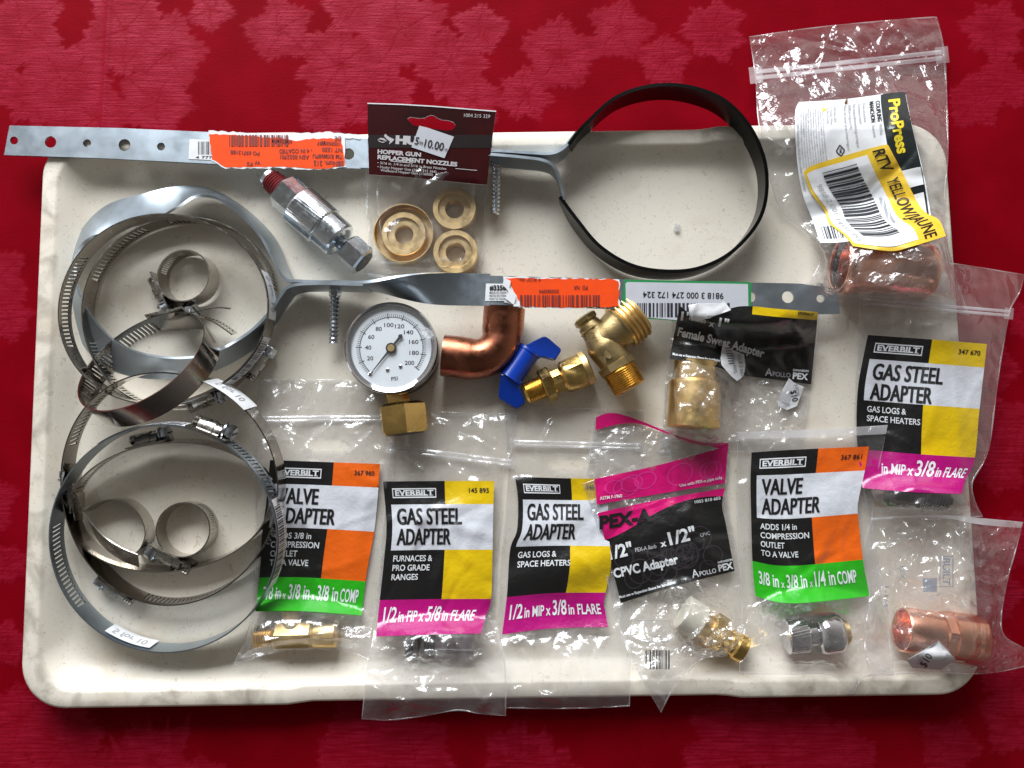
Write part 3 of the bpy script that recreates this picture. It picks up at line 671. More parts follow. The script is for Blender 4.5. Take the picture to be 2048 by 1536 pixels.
# opened small clamp: free end crosses the loop
ki = [(160, 985, 15, -8), (172, 1030, 14, -26), (203, 1078, 13, -38), (240, 1106, 13, -42), (277, 1122, 13, -42)]
ko = [(272, 1112, 10, 0), (292, 1092, 10, 0), (300, 1062, 10, 0), (288, 1028, 10, 0), (262, 1004, 10, 0), (232, 998, 10, 0), (200, 1006, 10, 0), (174, 1022, 10, 0)]
pi_ = ribpos(ki, 13); po_ = ribpos(ko, 12)
b0 = W(235, 1060, ZF); t = Thing('hose_clamp', 'opened small hose clamp with a square-cut free end, beside the round one', 'hose clamp', b0, GROUP)
mb = MB(); band(mb, pi_, 60, False, .6, STEEL); band(mb, po_, 80, False, .6, STEEL); t.part('band', mb, sharp=50, weld=True)
pj = ribpos([(158, 1040, 14, 10), (152, 1000, 14, 10), (152, 965, 14, 10), (160, 930, 14, 10)], 12.7)
mb = MB(); band(mb, pj, 40, False, .7, STEELD); t.part('band_end', mb, sharp=50, weld=True)
worm(t, pj, .5, 1., 1, -1, STEELD)

# ------------------------------------------------------------------ strap hangers
def bolt(t, px, py0, py1, z, rpx=9, head=True):
    mb = MB(); k = MM(1, z); A = W(px, py0, z); B = W(px-4, py1, z-3); L = np.linalg.norm(B-A)
    lathe(mb, A, B-A, [(-1, rpx*k*.8), (12*k, rpx*k*.8)]+thread(12*k, L, rpx*k, 2.3, .85), 18, ZINC)
    if head: lathe(mb, A, A-B, [(0, 17*k), (3*k, 18*k), (8*k, 15*k), (11*k, 8*k)], 22, ZINC); lathe(mb, A+unit(B-A)*3., B-A, [(0, 13*k), (9*k, 13*k), (11*k, 10*k)], 6, ZINC)
    t.part('lag_screw', mb)
# upper hanger: flat bar along the tray edge, twist, long leg, coated ring
t = Thing('pipe_hanger', 'long zinc strap hanger with black coated ring along the upper tray rim', 'pipe hanger', W(700, 305, ZF), 'strap pipe hangers')
UH = t
mb = MB(); out = [(19, 251), (240, 256), (416, 264), (560, 270), (722, 277), (722, 337), (560, 333), (416, 327), (200, 316), (8, 310)]
slab(mb, [out, circ(28, 281, 8), circ(101, 284, 11.5, 24), circ(174, 286.5, 8), circ(249, 290, 12, 24), circ(322, 293, 8), circ(697, 308, 11.5, 24)], flat(18.6), 1.5, GALV)
band(mb, ribpos([(720, 307, 17.9, 90), (760, 308, 17.9, 86), (840, 309, 18, 55), (920, 311, 18, 18), (985, 312, 18, 2), (1060, 317, 18, 0), (1100, 318, 18, 0), (1124, 308, 18.5, 0), (1140, 290, 19, 0), (1154, 272, 20, 0)], 17), 110, False, 1.6, GALV)
band(mb, ribpos([(960, 318, 18, 0), (1040, 325, 18, 0), (1090, 332, 18, 2), (1113, 350, 17, 5), (1122, 378, 16, 5), (1127, 405, 15, 0)], 17), 60, False, 1.6, GALV)
t.part('strap', mb, weld=True)
rk = [(1139, 296, 19, 0), (1172, 257, 22, 0), (1238, 203, 25, 0), (1330, 183, 26, 0), (1422, 203, 25, 0), (1483, 253, 23, 2), (1520, 325, 20, 4), (1525, 398, 17, 3), (1504, 458, 15, 0), (1452, 514, 14, 0), (1388, 544, 14, 0), (1320, 549, 14, 0), (1255, 536, 14, 0), (1195, 499, 14, 0), (1150, 446, 14, 0), (1121, 400, 14.5, -8)]
mb = MB(); band(mb, ribpos(rk, 16.8), 160, False, 2.0, BLACK); t.part('coated_ring', mb, weld=True)
bolt(t, 994, 314, 430, 16, 10.5)
def sticker(t, name, P, z, m, under=None, seed=1, ragged=True, th=.12, label=None, amp=1.6, parent=None, flat=flat):
    mb = MB()
    if under: slab(mb, [rag(under, seed+7, amp*1.1, 7)], flat(z), .1, PAPER)
    slab(mb, [rag(P, seed, amp*.8, 7) if ragged else P], flat(z+.15), th, m); return t.part(name, mb, label=label, parent=parent)
o = sticker(t, 'barcode_label', [(379, 278), (425, 280), (425, 320), (377, 318)], 18.8, PAPER, ragged=False)
mb = MB(); barcode(mb, flat(19.06), 396, 283, 425, 309, BARINK, 5, n=22); text(mb, '4 777', flat(19.06), 391, 317, 5, 34, LB); t.part('lettering', mb, parent=o)
o = sticker(t, 'torn_orange_label', [(418, 268), (470, 270), (560, 276), (592, 282), (600, 280), (612, 277), (682, 277), (690, 332), (640, 338), (560, 333), (450, 335), (424, 318)], 19.0, ORANGE_P,
            [(417, 261), (435, 262), (480, 265), (560, 269), (660, 264), (722, 270), (722, 279), (690, 277), (691, 334), (640, 339), (560, 336), (450, 337), (423, 320)], 3)
mb = MB(); f = flat(19.45); barcode(mb, f, 458, 270, 578, 292, ORINK, 8, n=52)
def up(s, x, y, w, h=8, m=ORINK, r=180, bold=.02): text(mb, s, f, x, y, h, w, m, bold, r)
up('60551454', 584, 280, 40, 7, r=182); up('PO 69713188', 519, 303, 58, 7.5, r=183); up('- 4 IN COATED', 624, 297, 66, 8, r=179); up('1005020597', 680, 284, 46, 7, r=182)
up('ASN 8552701', 618, 310, 58, 8, r=181); up('NT 1250', 684, 296, 40, 8, r=182); up('TM 8XM68PU', 685, 309, 60, 8, r=181); up('SBNum. 212', 687, 322, 60, 10, r=181); up('W', 521, 321, 12, 8); up('P2', 505, 324, 12, 7); up('N', 650, 281, 7, 8); up('DE', 682, 273, 13, 8)
t.part('lettering', mb, parent=o)
# lower hanger: flat bar right, twist, leg, twisted galvanised ring
t = Thing('pipe_hanger', 'strap hanger with twisted bare metal ring and orange label across the tray middle', 'pipe hanger', W(900, 590, ZF), 'strap pipe hangers')
mb = MB()
slab(mb, [[(975, 551), (1200, 557), (1450, 564), (1600, 567), (1676, 578), (1680, 627), (1640, 628), (1500, 622), (1240, 618), (1100, 613), (975, 609)], circ(1502, 594, 10, 20), circ(1576, 594, 12, 24), circ(1641, 597, 8, 20)], slope(30.6), 1.5, GALV)
band(mb, ribpos([(980, 580, 29.9, 90), (930, 579, 29.5, 84), (860, 577, 28, 58), (800, 575, 25, 28), (745, 573, 22.5, 4), (690, 571, 20, 0), (610, 569, 16, 0), (580, 562, 15, -6), (560, 525, 15, -8), (535, 475, 15, -13), (495, 432, 15.5, -14), (450, 399, 16, -16), (400, 385, 17, -34), (350, 396, 17, -62), (290, 417, 16, -84), (228, 434, 14, -80), (178, 462, 12, -52), (150, 510, 10.5, -36), (146, 575, 10, -42), (164, 640, 8.5, -58), (205, 694, 8, -64), (262, 726, 8, -56), (345, 738, 9, -40), (430, 722, 11, -20), (505, 678, 13, -10), (550, 628, 14, 0), (570, 598, 14.5, 0), (590, 579, 15.5, 0), (640, 574, 18, 0), (736, 576, 22, 0)], 17.5), 330, False, 1.6, GALV)
t.part('strap', mb, weld=True, sharp=50); bolt(t, 671, 572, 684, 15, 10.5)
o = sticker(t, 'maker_label', [(972, 567), (1030, 568), (1030, 602), (970, 602)], 30.8, PAPER, ragged=False, flat=slope)
mb = MB(); f = slope(31.1); text(mb, '#3356', f, 979, 580, 9.5, 33, LB, .04)
for i, s in enumerate(('MADE IN CHINA', 'HECHO EN CHINA', 'Home Tie, Chandler')): text(mb, s, f, 979, 587+i*6, 3.6, 34, LB, .015)
t.part('lettering', mb, parent=o)
o = sticker(t, 'torn_orange_label', [(1012, 556), (1230, 559), (1238, 563), (1237, 612), (1225, 614), (1130, 615), (1045, 613), (1032, 590)], 30.9, ORANGE_P, [(1006, 553), (1060, 554), (1150, 557), (1239, 559), (1239, 613), (1140, 618), (1040, 615), (1010, 604)], 9, flat=slope)
mb = MB(); slab(mb, [rag([(1007, 555), (1022, 562), (1018, 575), (1032, 590), (1027, 612), (1045, 613), (1024, 607), (1010, 597), (1017, 583), (1006, 570)], 4, 1)], slope(31.9), .5, PAPER); t.part('curled_edge', mb, parent=o)
mb = MB(); f = slope(31.4); barcode(mb, f, 1040, 590, 1202, 613, ORINK, 12, n=60); up('PO  NA', 1175, 571, 28, 8); up('50580094', 1118, 579, 40, 6.5); up('4 X12\" Ga..', 1082, 556, 48, 6)
t.part('lettering', mb, parent=o)
o = sticker(t, 'green_edged_label', [(1247, 563), (1252, 559), (1497, 564), (1503, 568), (1502, 620), (1460, 650), (1250, 634), (1244, 615)], 31.3, GREEN_B, ragged=False, flat=slope)
mb = MB(); slab(mb, [[(1251, 567), (1255, 564), (1496, 568), (1497, 621), (1440, 648), (1262, 632), (1252, 618)]], slope(31.6), .1, PAPERG); f = slope(31.8); text(mb, '9818 3 000 274 172 324', f, 1447, 586, 12, 161, LB, .01, 181)
barcode(mb, f, 1274, 606, 1460, 634, BARINK, 15, n=70); t.part('lettering', mb, parent=o)

# ------------------------------------------------------------------ loose fittings
t = Thing('air_coupler', 'zinc quick coupler with knurled sleeve and red-sealed thread', 'coupler', W(630, 440, ZF))
p0, p1, z = (533, 352), (725, 522), 15.5
mb = MB(); rod(mb, p0, p1, z, [(0, 13), (2, 20), (9, 21), (11, 17), (14, 17)], 24, ZINC); rod(mb, p0, p1, z, thread(12, 46, 23.5, 5.2, 3.2, 2.5), 26, SEAL); t.part('threaded_end', mb)
mb = MB(); rod(mb, p0, p1, z, hexa(0, 0, 44, 96, 39, 3), 6, ZINC, spin=.25); t.part('hex_body', mb)
mb = MB(); rod(mb, p0, p1, z, [(88, 37)]+[(92+i*3., 43.5) for i in range(24)]+[(163, 40)], 132, ZINC, rfun=knurl(44, 22, .02)); t.part('knurled_sleeve', mb, sharp=60)
mb = MB(); rod(mb, p0, p1, z, [(161, 38), (163, 40), (202, 40), (206, 37), (206, 30), (200, 22)], 40, ZINC); t.part('collar', mb)
mb = MB(); rod(mb, p0, p1, z, [(195, 15), (212, 15), (226, 18)], 24, ZINC); rod(mb, p0, p1, z, [(222, 27), (228, 33), (268, 33), (272, 29)], 6, ZINC, spin=.3); rod(mb, p0, p1, z, [(272.3, 24), (272.5, 22), (262, 20)], 24, DSTEEL); t.part('hex_nut', mb)
# pressure gauge
C = W(781, 695, 29); t = Thing('pressure_gauge', 'round white dial pressure gauge with brass hex nut connection', 'gauge', (C[0], C[1], ZF)); k = MM(1, 29); R = 94.5*k
mb = MB(); lathe(mb, C+[0, 0, -24.5], (0, 0, 1), [(0, R*.93), (1.5, R*.96), (18, R*.965), (20, R*.97)], 72, DSTEEL); t.part('case', mb)
mb = MB(); lathe(mb, C+[0, 0, -6], (0, 0, 1), [(0, R*.965), (0, R), (3.8, R*1.0), (5.4, R*.985), (6, R*.955), (5.6, R*.93), (4.4, R*.92), (3.8, R*.86), (2.2, R*.85)], 96, CHROME, (0, 0)); t.part('bezel', mb)
gf = lambda dz: (lambda x, y: np.stack(np.broadcast_arrays(C[0]+np.asarray(x)*k, C[1]-np.asarray(y)*k, C[2]+dz), -1))
mb = MB(); slab(mb, [circ(0, 0, 88, 72)], gf(-3.2), .5, DIAL); dl = t.part('dial', mb)
mb = MB(); f = gf(-3.1)
for i in range(0, 81):
    a = radians(232.0-i*270/80*1.0); big = i % 8 == 0
    if i % 2 and not big and False: continue
    r0, r1 = (60 if big else 63), (72 if big else 70.5); w_ = .9 if big else .45; c_, s_ = cos(a), -sin(a); q = np.array([-s_, c_])
    P = [np.array([c_, s_])*r+q*e for r in (r0, r1) for e in (-w_, w_)]; P = np.array([P[0], P[1], P[3], P[2]]); mb.add(f(P[:, 0], P[:, 1]), [(0, 1, 2, 3)], INK)
arc = [np.array([cos(radians(a)), -sin(radians(a))]) for a in np.linspace(232.0, -38.0, 90)]
A = np.array([[p*63.2, p*64.4] for p in arc]); mb.grid(f(A[..., 0], A[..., 1]), INK)
for i, s in enumerate(('20', '40', '60', '80', '100', '120', '140', '160', '180', '200')):
    a = radians(232.0-(i+1)*27); w_ = 12.5 if len(s) == 2 else 19; text(mb, s, f, cos(a)*47-w_/2, -sin(a)*48+4, 8.2, w_, INK, .012)
text(mb, 'PSI', f, 1, 66, 7.5, 13, INK, .01, -6); t.part('lettering', mb, parent=dl)
mb = MB()
for x, y in ((-7, 44), (19, 37), (-42, 52)): lathe(mb, gf(-3.3)(x, y), (0, 0, 1), [(0, 1.1), (.5, 1.05), (.8, .6)], 14, CHROME)
t.part('rivet', mb, parent=dl)
mb = MB(); nd = radians(232.0); dd = np.array([cos(nd), -sin(nd)]); qq = np.array([-dd[1], dd[0]])
slab(mb, [[tuple(dd*a+qq*b) for a, b in ((-33, 2.4), (-36, 0), (-33, -2.4), (0, -2.2), (40, -1.2), (69, -.4), (69, .4), (40, 1.2), (0, 2.2))]], gf(-2.0), .3, INK)
for b in (-30,): lathe(mb, gf(-2.4)(*(dd*b)), (0, 0, 1), [(0, 1.2), (.5, 1.2)], 14, INK)
lathe(mb, gf(-3)(0, 0), (0, 0, 1), [(0, 2.9), (1.3, 2.9), (1.5, 2.7)], 24, INK); t.part('needle', mb)
mb = MB(); lathe(mb, gf(-1.5)(0, 0), (0, 0, 1), [(0, 2.0), (.3, 1.9), (.32, .3)], 24, BRASSM); t.part('needle_hub', mb)
mb = MB(); A = [[gf(-1.0+.5*(1-(r/88)**2))(r*cos(a), r*sin(a)) for r in np.linspace(0.01, 87, 9)] for a in np.arange(72)*2*pi/72]; mb.grid(np.array(A), LENS, closed_u=True); t.part('lens', mb)
rnd = random.Random(3); mb = MB(); pts = [(58, -38), (72, -40), (84, -33), (88, -22), (80, -16), (66, -20), (60, -28)]
V, Fc = patch([pts], 5); zz = np.array([rnd.uniform(-.1, 1.6) for _ in V]); P = gf(0)(V[:, 0], V[:, 1]); P[:, 2] += zz; mb.add(P, Fc, GLASSY); t.part('tape_scrap', mb, sharp=5)
mb = MB(); z = 13; rod(mb, (788, 770), (799, 812), z, [(0, 22), (6, 25), (40, 25), (43, 21)], 6, BRASS, spin=.26); rod(mb, (788, 770), (799, 812), z, [(36, 14), (56, 14)], 24, BRASS); t.part('square_stem', mb)
mb = MB(); rod(mb, (803, 806), (812, 885), 16, [(0, 40), (6, 50), (54, 50), (62, 45)], 6, BRASS, spin=.3); rod(mb, (803, 806), (812, 885), 16, [(62.3, 38), (62.5, 36), (50, 34)], 32, DSTEEL); t.part('hex_nut', mb)
# copper elbow
t = Thing('copper_elbow', 'brown copper pipe elbow between gauge and blue handle', 'elbow', W(965, 690, ZF)); z = 16.; 
K_ = [(886, 711), (915, 714), (945, 718), (972, 714), (992, 700), (1003, 680), (1006, 655), (1008, 630), (1009, 617)]
P = spline(np.array([W(a, b, z) for a, b in K_]), 60); s_ = np.linspace(0, 1, 60); Rr = MM(1, z)*np.where((s_ < .27) | (s_ > .70), 42, 40.)
Rr = np.convolve(np.pad(Rr, 2, 'edge'), np.ones(5)/5, 'valid'); mb = MB(); sweep(mb, P, Rr, COPPER, 36); t.part('pipe_bend', mb, sharp=60)
mb = MB(); zt = z+MM(40.5, z)
def fe(x, y):
    dy = (np.asarray(y)-713)*MM(1, z); r_ = MM(40.5, z); return W(x, y, z+np.sqrt(np.maximum(r_**2-dy**2, .1))+.12)
text(mb, 'JW', fe, 899, 711, 8, 19, COPPERL, .03, 14); t.part('stamped_mark', mb)
# blue handle
t = Thing('valve_handle', 'bright blue plastic wing handle leaning on the copper elbow', 'handle', W(1050, 745, ZF))
mb = MB(); A, B = W(1059, 700, 14), W(1019, 757, 14); dd = B-A; L = np.linalg.norm(dd); k = MM(1, 14)
def arch(th, t_): return np.where(np.sin(th) > 5, 1, 1.)
lathe(mb, A, dd, [(0, 22*k), (0, 25*k), (5*k, 25.5*k), (7*k, 24*k), (L-4*k, 24.5*k), (L, 25.5*k), (L, 21*k)], 32, BLUE)
mb.box(A+dd/2-[0, 0, 4.2], unit(dd)*L*.46, unit(np.cross(dd, (0, 0, 1)))*23*k, (0, 0, 4.5), BLUE)
t.part('hub', mb)
def wing(P, z0, z1, dirx):
    mb = MB(); P = np.array(P, float); c = P.mean(0)
    s_ = (P-c) @ np.array(dirx); s_ = (s_-s_.min())/(s_.max()-s_.min())
    T = W(P[:, 0], P[:, 1], z0+(z1-z0)*s_); n_ = len(P); cT = T.mean(0); I = cT+(T-cT)*.93+[0, 0, .5]; Bt = T-[0, 0, 5.5]
    mb.add(np.concatenate([I, T, Bt]), [tuple(range(n_))]+[(i, n_+i, n_+(i+1) % n_, (i+1) % n_) for i in range(n_)]+[(n_+i, 2*n_+i, 2*n_+(i+1) % n_, n_+(i+1) % n_) for i in range(n_)]+[tuple(range(3*n_-1, 2*n_-1, -1))], BLUE)
    t.part('wing', mb, sharp=30, weld=True)
wing([(1050, 692), (1068, 682), (1084, 674), (1091, 673), (1098, 677), (1121, 697), (1122, 702), (1112, 718), (1106, 719), (1084, 713), (1074, 716)], 19, 13, (1, 0))
wing([(1002, 748), (999, 770), (997, 792), (1000, 798), (1030, 816), (1036, 817), (1050, 806), (1047, 795), (1036, 772), (1044, 764), (1020, 748)], 19, 12, (0, 1))
# push fitting
t = Thing('push_fitting', 'shiny brass push-fit adapter with short male thread', 'fitting', W(1115, 765, ZF)); p0, p1, z = (1049, 789), (1180, 733), 14
mb = MB(); rod(mb, p0, p1, z, [(0, 17), (2, 20)]+thread(3, 40, 23, 4.6, 2.6, 1.5), 26, BRASS); t.part('threaded_end', mb)
mb = MB(); rod(mb, p0, p1, z, hexa(0, 0, 39, 62, 35, 3), 6, BRASS, spin=.2); t.part('hex_flange', mb)
mb = MB(); rod(mb, p0, p1, z, [(60, 25), (80, 25), (84, 30), (90, 33), (120, 34), (127, 33)], 10, BRASS); t.part('body', mb)
mb = MB(); rod(mb, p0, p1, z, [(126, 31), (127, 35), (138, 35.5), (141, 32), (141, 25), (134, 24)], 40, BRASSM); t.part('release_collar', mb)
# wye valve body
t = Thing('brass_valve_body', 'cast brass angled valve body with coarse hose thread and pipe thread', 'valve', W(1215, 705, ZF)); z = 17
mb = MB()
sweep(mb, spline(np.array([W(a, b, z) for a, b in ((1176, 648), (1192, 668), (1208, 692), (1226, 716), (1236, 732))]), 30), MM(1, z)*np.interp(np.linspace(0, 1, 30), [0, .25, .5, .8, 1], [23, 27, 36, 33, 30]), CAST, 28)
sweep(mb, spline(np.array([W(a, b, z) for a, b in ((1196, 690), (1215, 675), (1236, 658), (1246, 650))]), 24), MM(1, z)*np.interp(np.linspace(0, 1, 24), [0, .4, 1], [28, 37, 47]), CAST, 28)
t.part('cast_body', mb, sharp=50)
mb = MB(); rod(mb, (1240, 655), (1284, 619), z, [(0, 47), (4, 49)]+[(6+i*9.5+j, 44.5+q) for i in range(4) for j, q in ((0, 0), (3, 5.5), (5.5, 5.5), (8, 0))]+[(46, 43), (46, 34), (30, 33)], 44, BRASSM); t.part('hose_thread', mb)
mb = MB(); rod(mb, (1228, 722), (1262, 780), z, hexa(0, 0, 2, 20, 38, 2), 6, CAST, spin=.1); t.part('hex_flat', mb)
mb = MB(); rod(mb, (1228, 722), (1262, 780), z, [(18, 30)]+thread(20, 64, 37, 4.4, 3, -1.5)+[(66, 28)], 36, BRASS); t.part('pipe_thread', mb)
mb = MB(); rod(mb, (1185, 660), (1166, 632), z, [(0, 26), (3, 27), (8, 22), (18, 21), (22, 25), (30, 25), (33, 20)], 12, CAST, rfun=lambda th, q: 1+.05*np.sign(np.sin(th*6))); t.part('stem_boss', mb)
mb = MB()
def fw(x, y):
    x = np.asarray(x, float); y = np.asarray(y, float); d = ((x-1208)*.82-(y-692)*.57)*MM(1, z); r_ = MM(34.5, z); return W(x, y, z+np.sqrt(np.maximum(r_**2-d**2, .5))+.5)
text(mb, '52', fw, 1174, 682, 11, 20, CAST, .05, -20); text(mb, 'M', fw, 1208, 727, 15, 22, CAST, .06, -45); t.part('cast_mark', mb, sharp=20)

# crumbs
mb = MB(); rnd = random.Random(2); c = W(1352, 458, ZF)
V = [c+[rnd.uniform(-2, 2), rnd.uniform(-3, 3), rnd.uniform(0, 2.4)] for _ in range(26)]
def hull(V, m, name, label, cat):
    bm = bmesh.new()
    for v in V: bm.verts.new(Vector((np.array(v)-V[0])*S))
    r = bmesh.ops.convex_hull(bm, input=bm.verts); bmesh.ops.delete(bm, geom=list({g for g in r['geom_interior']+r['geom_unused'] if isinstance(g, bmesh.types.BMVert)}), context='VERTS')
    me = bpy.data.meshes.new(name); bm.to_mesh(me); bm.free(); me.materials.append(m); o = bpy.data.objects.new(name, me); COL.objects.link(o); o.location = Vector(np.array(V[0])*S); o['label'] = label; o['category'] = cat
hull(V, GLASSY, 'plastic_crumb', 'tiny clear plastic crumb on the bare tray inside the black ring', 'crumb')

# ================================================================== bags and what lies in them
BAGS = 'plastic bags of plumbing parts on the tray'
def everbilt(t, b, C, bright, foot, num, title, small, bottom, logo='EVERBILT', smallh=.034, head=(.155, .445, .775), colx=.555):
    f = b.lab(C, .3); mb = MB(); h0, h1, h2 = head; q = lambda a: max(2, int(a*60))
    rect(mb, f, 0, 0, colx, h0, K, q(colx), q(h0)); rect(mb, f, colx, 0, 1, h0, bright, q(.45), q(h0))
    rect(mb, f, 0, h0, .055, h2, K, 5, q(h2-h0)); rect(mb, f, .055, h0, 1, h1, WH, q(.95), q(h1-h0))
    rect(mb, f, .055, h1, colx, h2, K, q(.5), q(h2-h1)); rect(mb, f, colx, h1, 1, h2, bright, q(.45), q(h2-h1)); rect(mb, f, 0, h2, 1, 1, foot, q(1), q(1-h2))
    o = t.part('printed_label', mb, weld=True, sharp=60)
    f = b.lab(C, .62); mb = MB(); x0, x1, y0, y1 = .075, .475, h0*.3, h0*.72; e = .008
    for A in ((x0, y0, x1, y0+e), (x0, y1-e, x1, y1), (x0, y0, x0+e, y1), (x1-e, y0, x1, y1)): rect(mb, f, *A, LW, 12 if A[2]-A[0] > .1 else 2, 2)
    text(mb, logo, f, x0+.025, y1-.016, (y1-y0)*.55, x1-x0-.05, LW, .035, fine=.03)
    for i in range(len(logo)):                                        # slab feet of the lettering
        xx = x0+.025+(x1-x0-.05)*(i+.5)/len(logo); rect(mb, f, xx-.018, y1-.0185, xx+.018, y1-.0145, LW)
    text(mb, num, f, .955-.026*len(num), h0*.5, .030, .026*len(num), LB, .015, fine=.04)
    for i, (s_, w_) in enumerate(title): [text(mb, s_, b.lab(C, .62+.03*j), .10+.008*j, h0+.128+i*.131, .104, w_, LB, .008, fine=.035) for j in (0, 1)]
    for i, (s_, w_) in enumerate(small): text(mb, s_, f, .085, h1+.072+i*.060, smallh*1.12, w_, LW, .016, fine=.03)
    x = .05
    for s_, w_, hh in bottom: text(mb, s_, f, x, h2+.145, hh*1.15, w_, LW, .018, fine=.03); x += w_+.02
    t.part('lettering', mb, parent=o); return o
def bag(label, shape, layer, bumps, seed, m=None, zp=None, hole=None, name='parts_bag', zw=13, lb=(), **k):
    b = Bag(shape, layer, bumps, seed, **k); b.lb = list(lb); c = np.array(b.box).reshape(2, 2).mean(0); t = Thing(name, label, 'plastic bag', W(*c, ZF), BAGS)
    mb = MB(); b.film(mb, m, hole=hole); t.part('film', mb, sharp=75)
    if zp: mb = MB(); zipstrip(mb, b, zp, zw, ZIP); t.part('zip_strip', mb)
    return t, b
def paper(t, b, P, m=PAPER, lift=.9, name='price_sticker', th=.12, label=None, seed=1, curl=None, step=6, rough=.6):
    mb = MB(); rnd = np.random.RandomState(seed)
    w = wrinkles((min(p[0] for p in P), min(p[1] for p in P), max(p[0] for p in P), max(p[1] for p in P)), seed, 6, .5*rough, .12, (6, 14), (20, 50))
    f = lambda x, y: W(x, y, b.h(x, y)+lift+np.abs(w(np.asarray(x, float), np.asarray(y, float))))
    slab(mb, [P], f, th, m, step=step); o = t.part(name, mb, label=label, sharp=60); return o, (lambda d=.35: (lambda x, y: f(x, y)+np.array([0, 0, d])))
def thing(name, label, cat, px, group=None): return Thing(name, label, cat, W(*px, ZF), group)

# -- bag with orange and green label, brass tee
t, b = bag('zip bag labelled valve adapter with orange panels, number 367 960, brass tee inside',
           Coons([(522, 757), (660, 759), (793, 762)], [(793, 762), (789, 900), (776, 1080), (764, 1180), (744, 1250), (737, 1322)], [(466, 1331), (540, 1308), (600, 1300), (690, 1302), (737, 1322)], [(522, 757), (510, 850), (507, 950), (511, 1100), (500, 1240), (466, 1331)]),
           0, [(585, 1268, 105, 44, 0, 18)], 21, FILM, [(512, 838), (780, 836)], (655, 890, 42, 14), lb=[(505, 915, 765, 1235), (515, 1245, 668, 1292)], n=34, amp=.8, soft=.22)
everbilt(t, b, Coons([(540, 920), (650, 924), (760, 928)], [(760, 928), (754, 1010), (748, 1065), (736, 1130), (729, 1180), (723, 1231)], [(511, 1223), (600, 1222), (723, 1231)], [(540, 920), (533, 1000), (524, 1070), (520, 1140), (511, 1223)]),
         ORG, GR, '367 960', (('VALVE', .36), ('ADAPTER', .53)), (('ADDS 3/8 in', .36), ('COMPRESSION', .44), ('OUTLET', .25), ('TO A VALVE', .36)), (('3/8 in', .17, .072), ('x', .03, .045), ('3/8 in', .20, .085), ('x', .03, .045), ('3/8 in', .20, .085), ('COMP', .17, .075)), smallh=.036, colx=.58)
t = thing('brass_tee', 'brass compression tee in the bottom of the orange and green labelled bag', 'fitting', (585, 1268)); z = 10.5
mb = MB(); rod(mb, (507, 1274), (690, 1268), z, [(0, 17)]+thread(2, 36, 21, 4.8, 2.6)+[(36, 19), (44, 22)], 26, BRASSM); t.part('threaded_end', mb)
mb = MB(); rod(mb, (507, 1274), (690, 1268), z, [(42, 23), (46, 27), (112, 27), (116, 23), (124, 22)], 6, BRASSM, spin=.3); rod(mb, (507, 1274), (690, 1268), z, [(112, 20), (122, 25), (160, 25), (164, 21)], 24, BRASSM); t.part('body', mb)
mb = MB(); rod(mb, (585, 1272), (583, 1222), z, [(0, 18), (48, 18), (52, 16)], 20, BRASSM); t.part('branch', mb)

# -- gas steel adapter, hose clamp side
t, b = bag('long bag labelled gas steel adapter, number 145 895, hanging over the front rim',
           Coons([(768, 818), (900, 824), (1033, 827)], [(1033, 827), (1024, 900), (1008, 945), (1002, 1050), (990, 1200), (996, 1260), (1012, 1340), (1012, 1432)], [(723, 1438), (780, 1441), (840, 1434), (912, 1422), (960, 1428), (1012, 1432)], [(768, 818), (778, 900), (770, 1000), (757, 1150), (748, 1260), (733, 1340), (723, 1438)]),
           1.1, [(880, 1288, 84, 34, 0, 13), (880, 1110, 90, 80, 0, 2)], 5, FILM, [(780, 896), (1022, 926)], None, lb=[(748, 960, 992, 1276)], n=38, amp=1.0, soft=.3, zw=15)
everbilt(t, b, Coons([(766, 963), (880, 962), (988, 962)], [(988, 962), (986, 1050), (985, 1110), (982, 1200), (972, 1230), (962, 1267)], [(752, 1273), (860, 1269), (962, 1267)], [(766, 963), (773, 1050), (768, 1120), (760, 1195), (752, 1273)]),
         YE, MG, '145 895', (('GAS STEEL', .60), ('ADAPTER', .50)), (('FURNACES &', .36), ('PRO GRADE', .34), ('RANGES', .24)), (('1/2', .12, .085), ('in FIP x', .235, .062), ('5/8', .13, .085), ('in FLARE', .30, .062)), head=(.15, .445, .765))
t = thing('steel_flare_fitting', 'grey steel flare fitting half hidden under the 145 895 label', 'fitting', (880, 1285)); z = 7.5
mb = MB(); rod(mb, (812, 1291), (944, 1296), z, [(0, 18)]+thread(2, 60, 21, 6, 2.5), 28, DSTEEL); t.part('threaded_end', mb)
mb = MB(); rod(mb, (812, 1291), (944, 1296), z, hexa(0, 0, 58, 132, 26, 4), 6, GSTEEL, spin=.5); t.part('hex_body', mb)

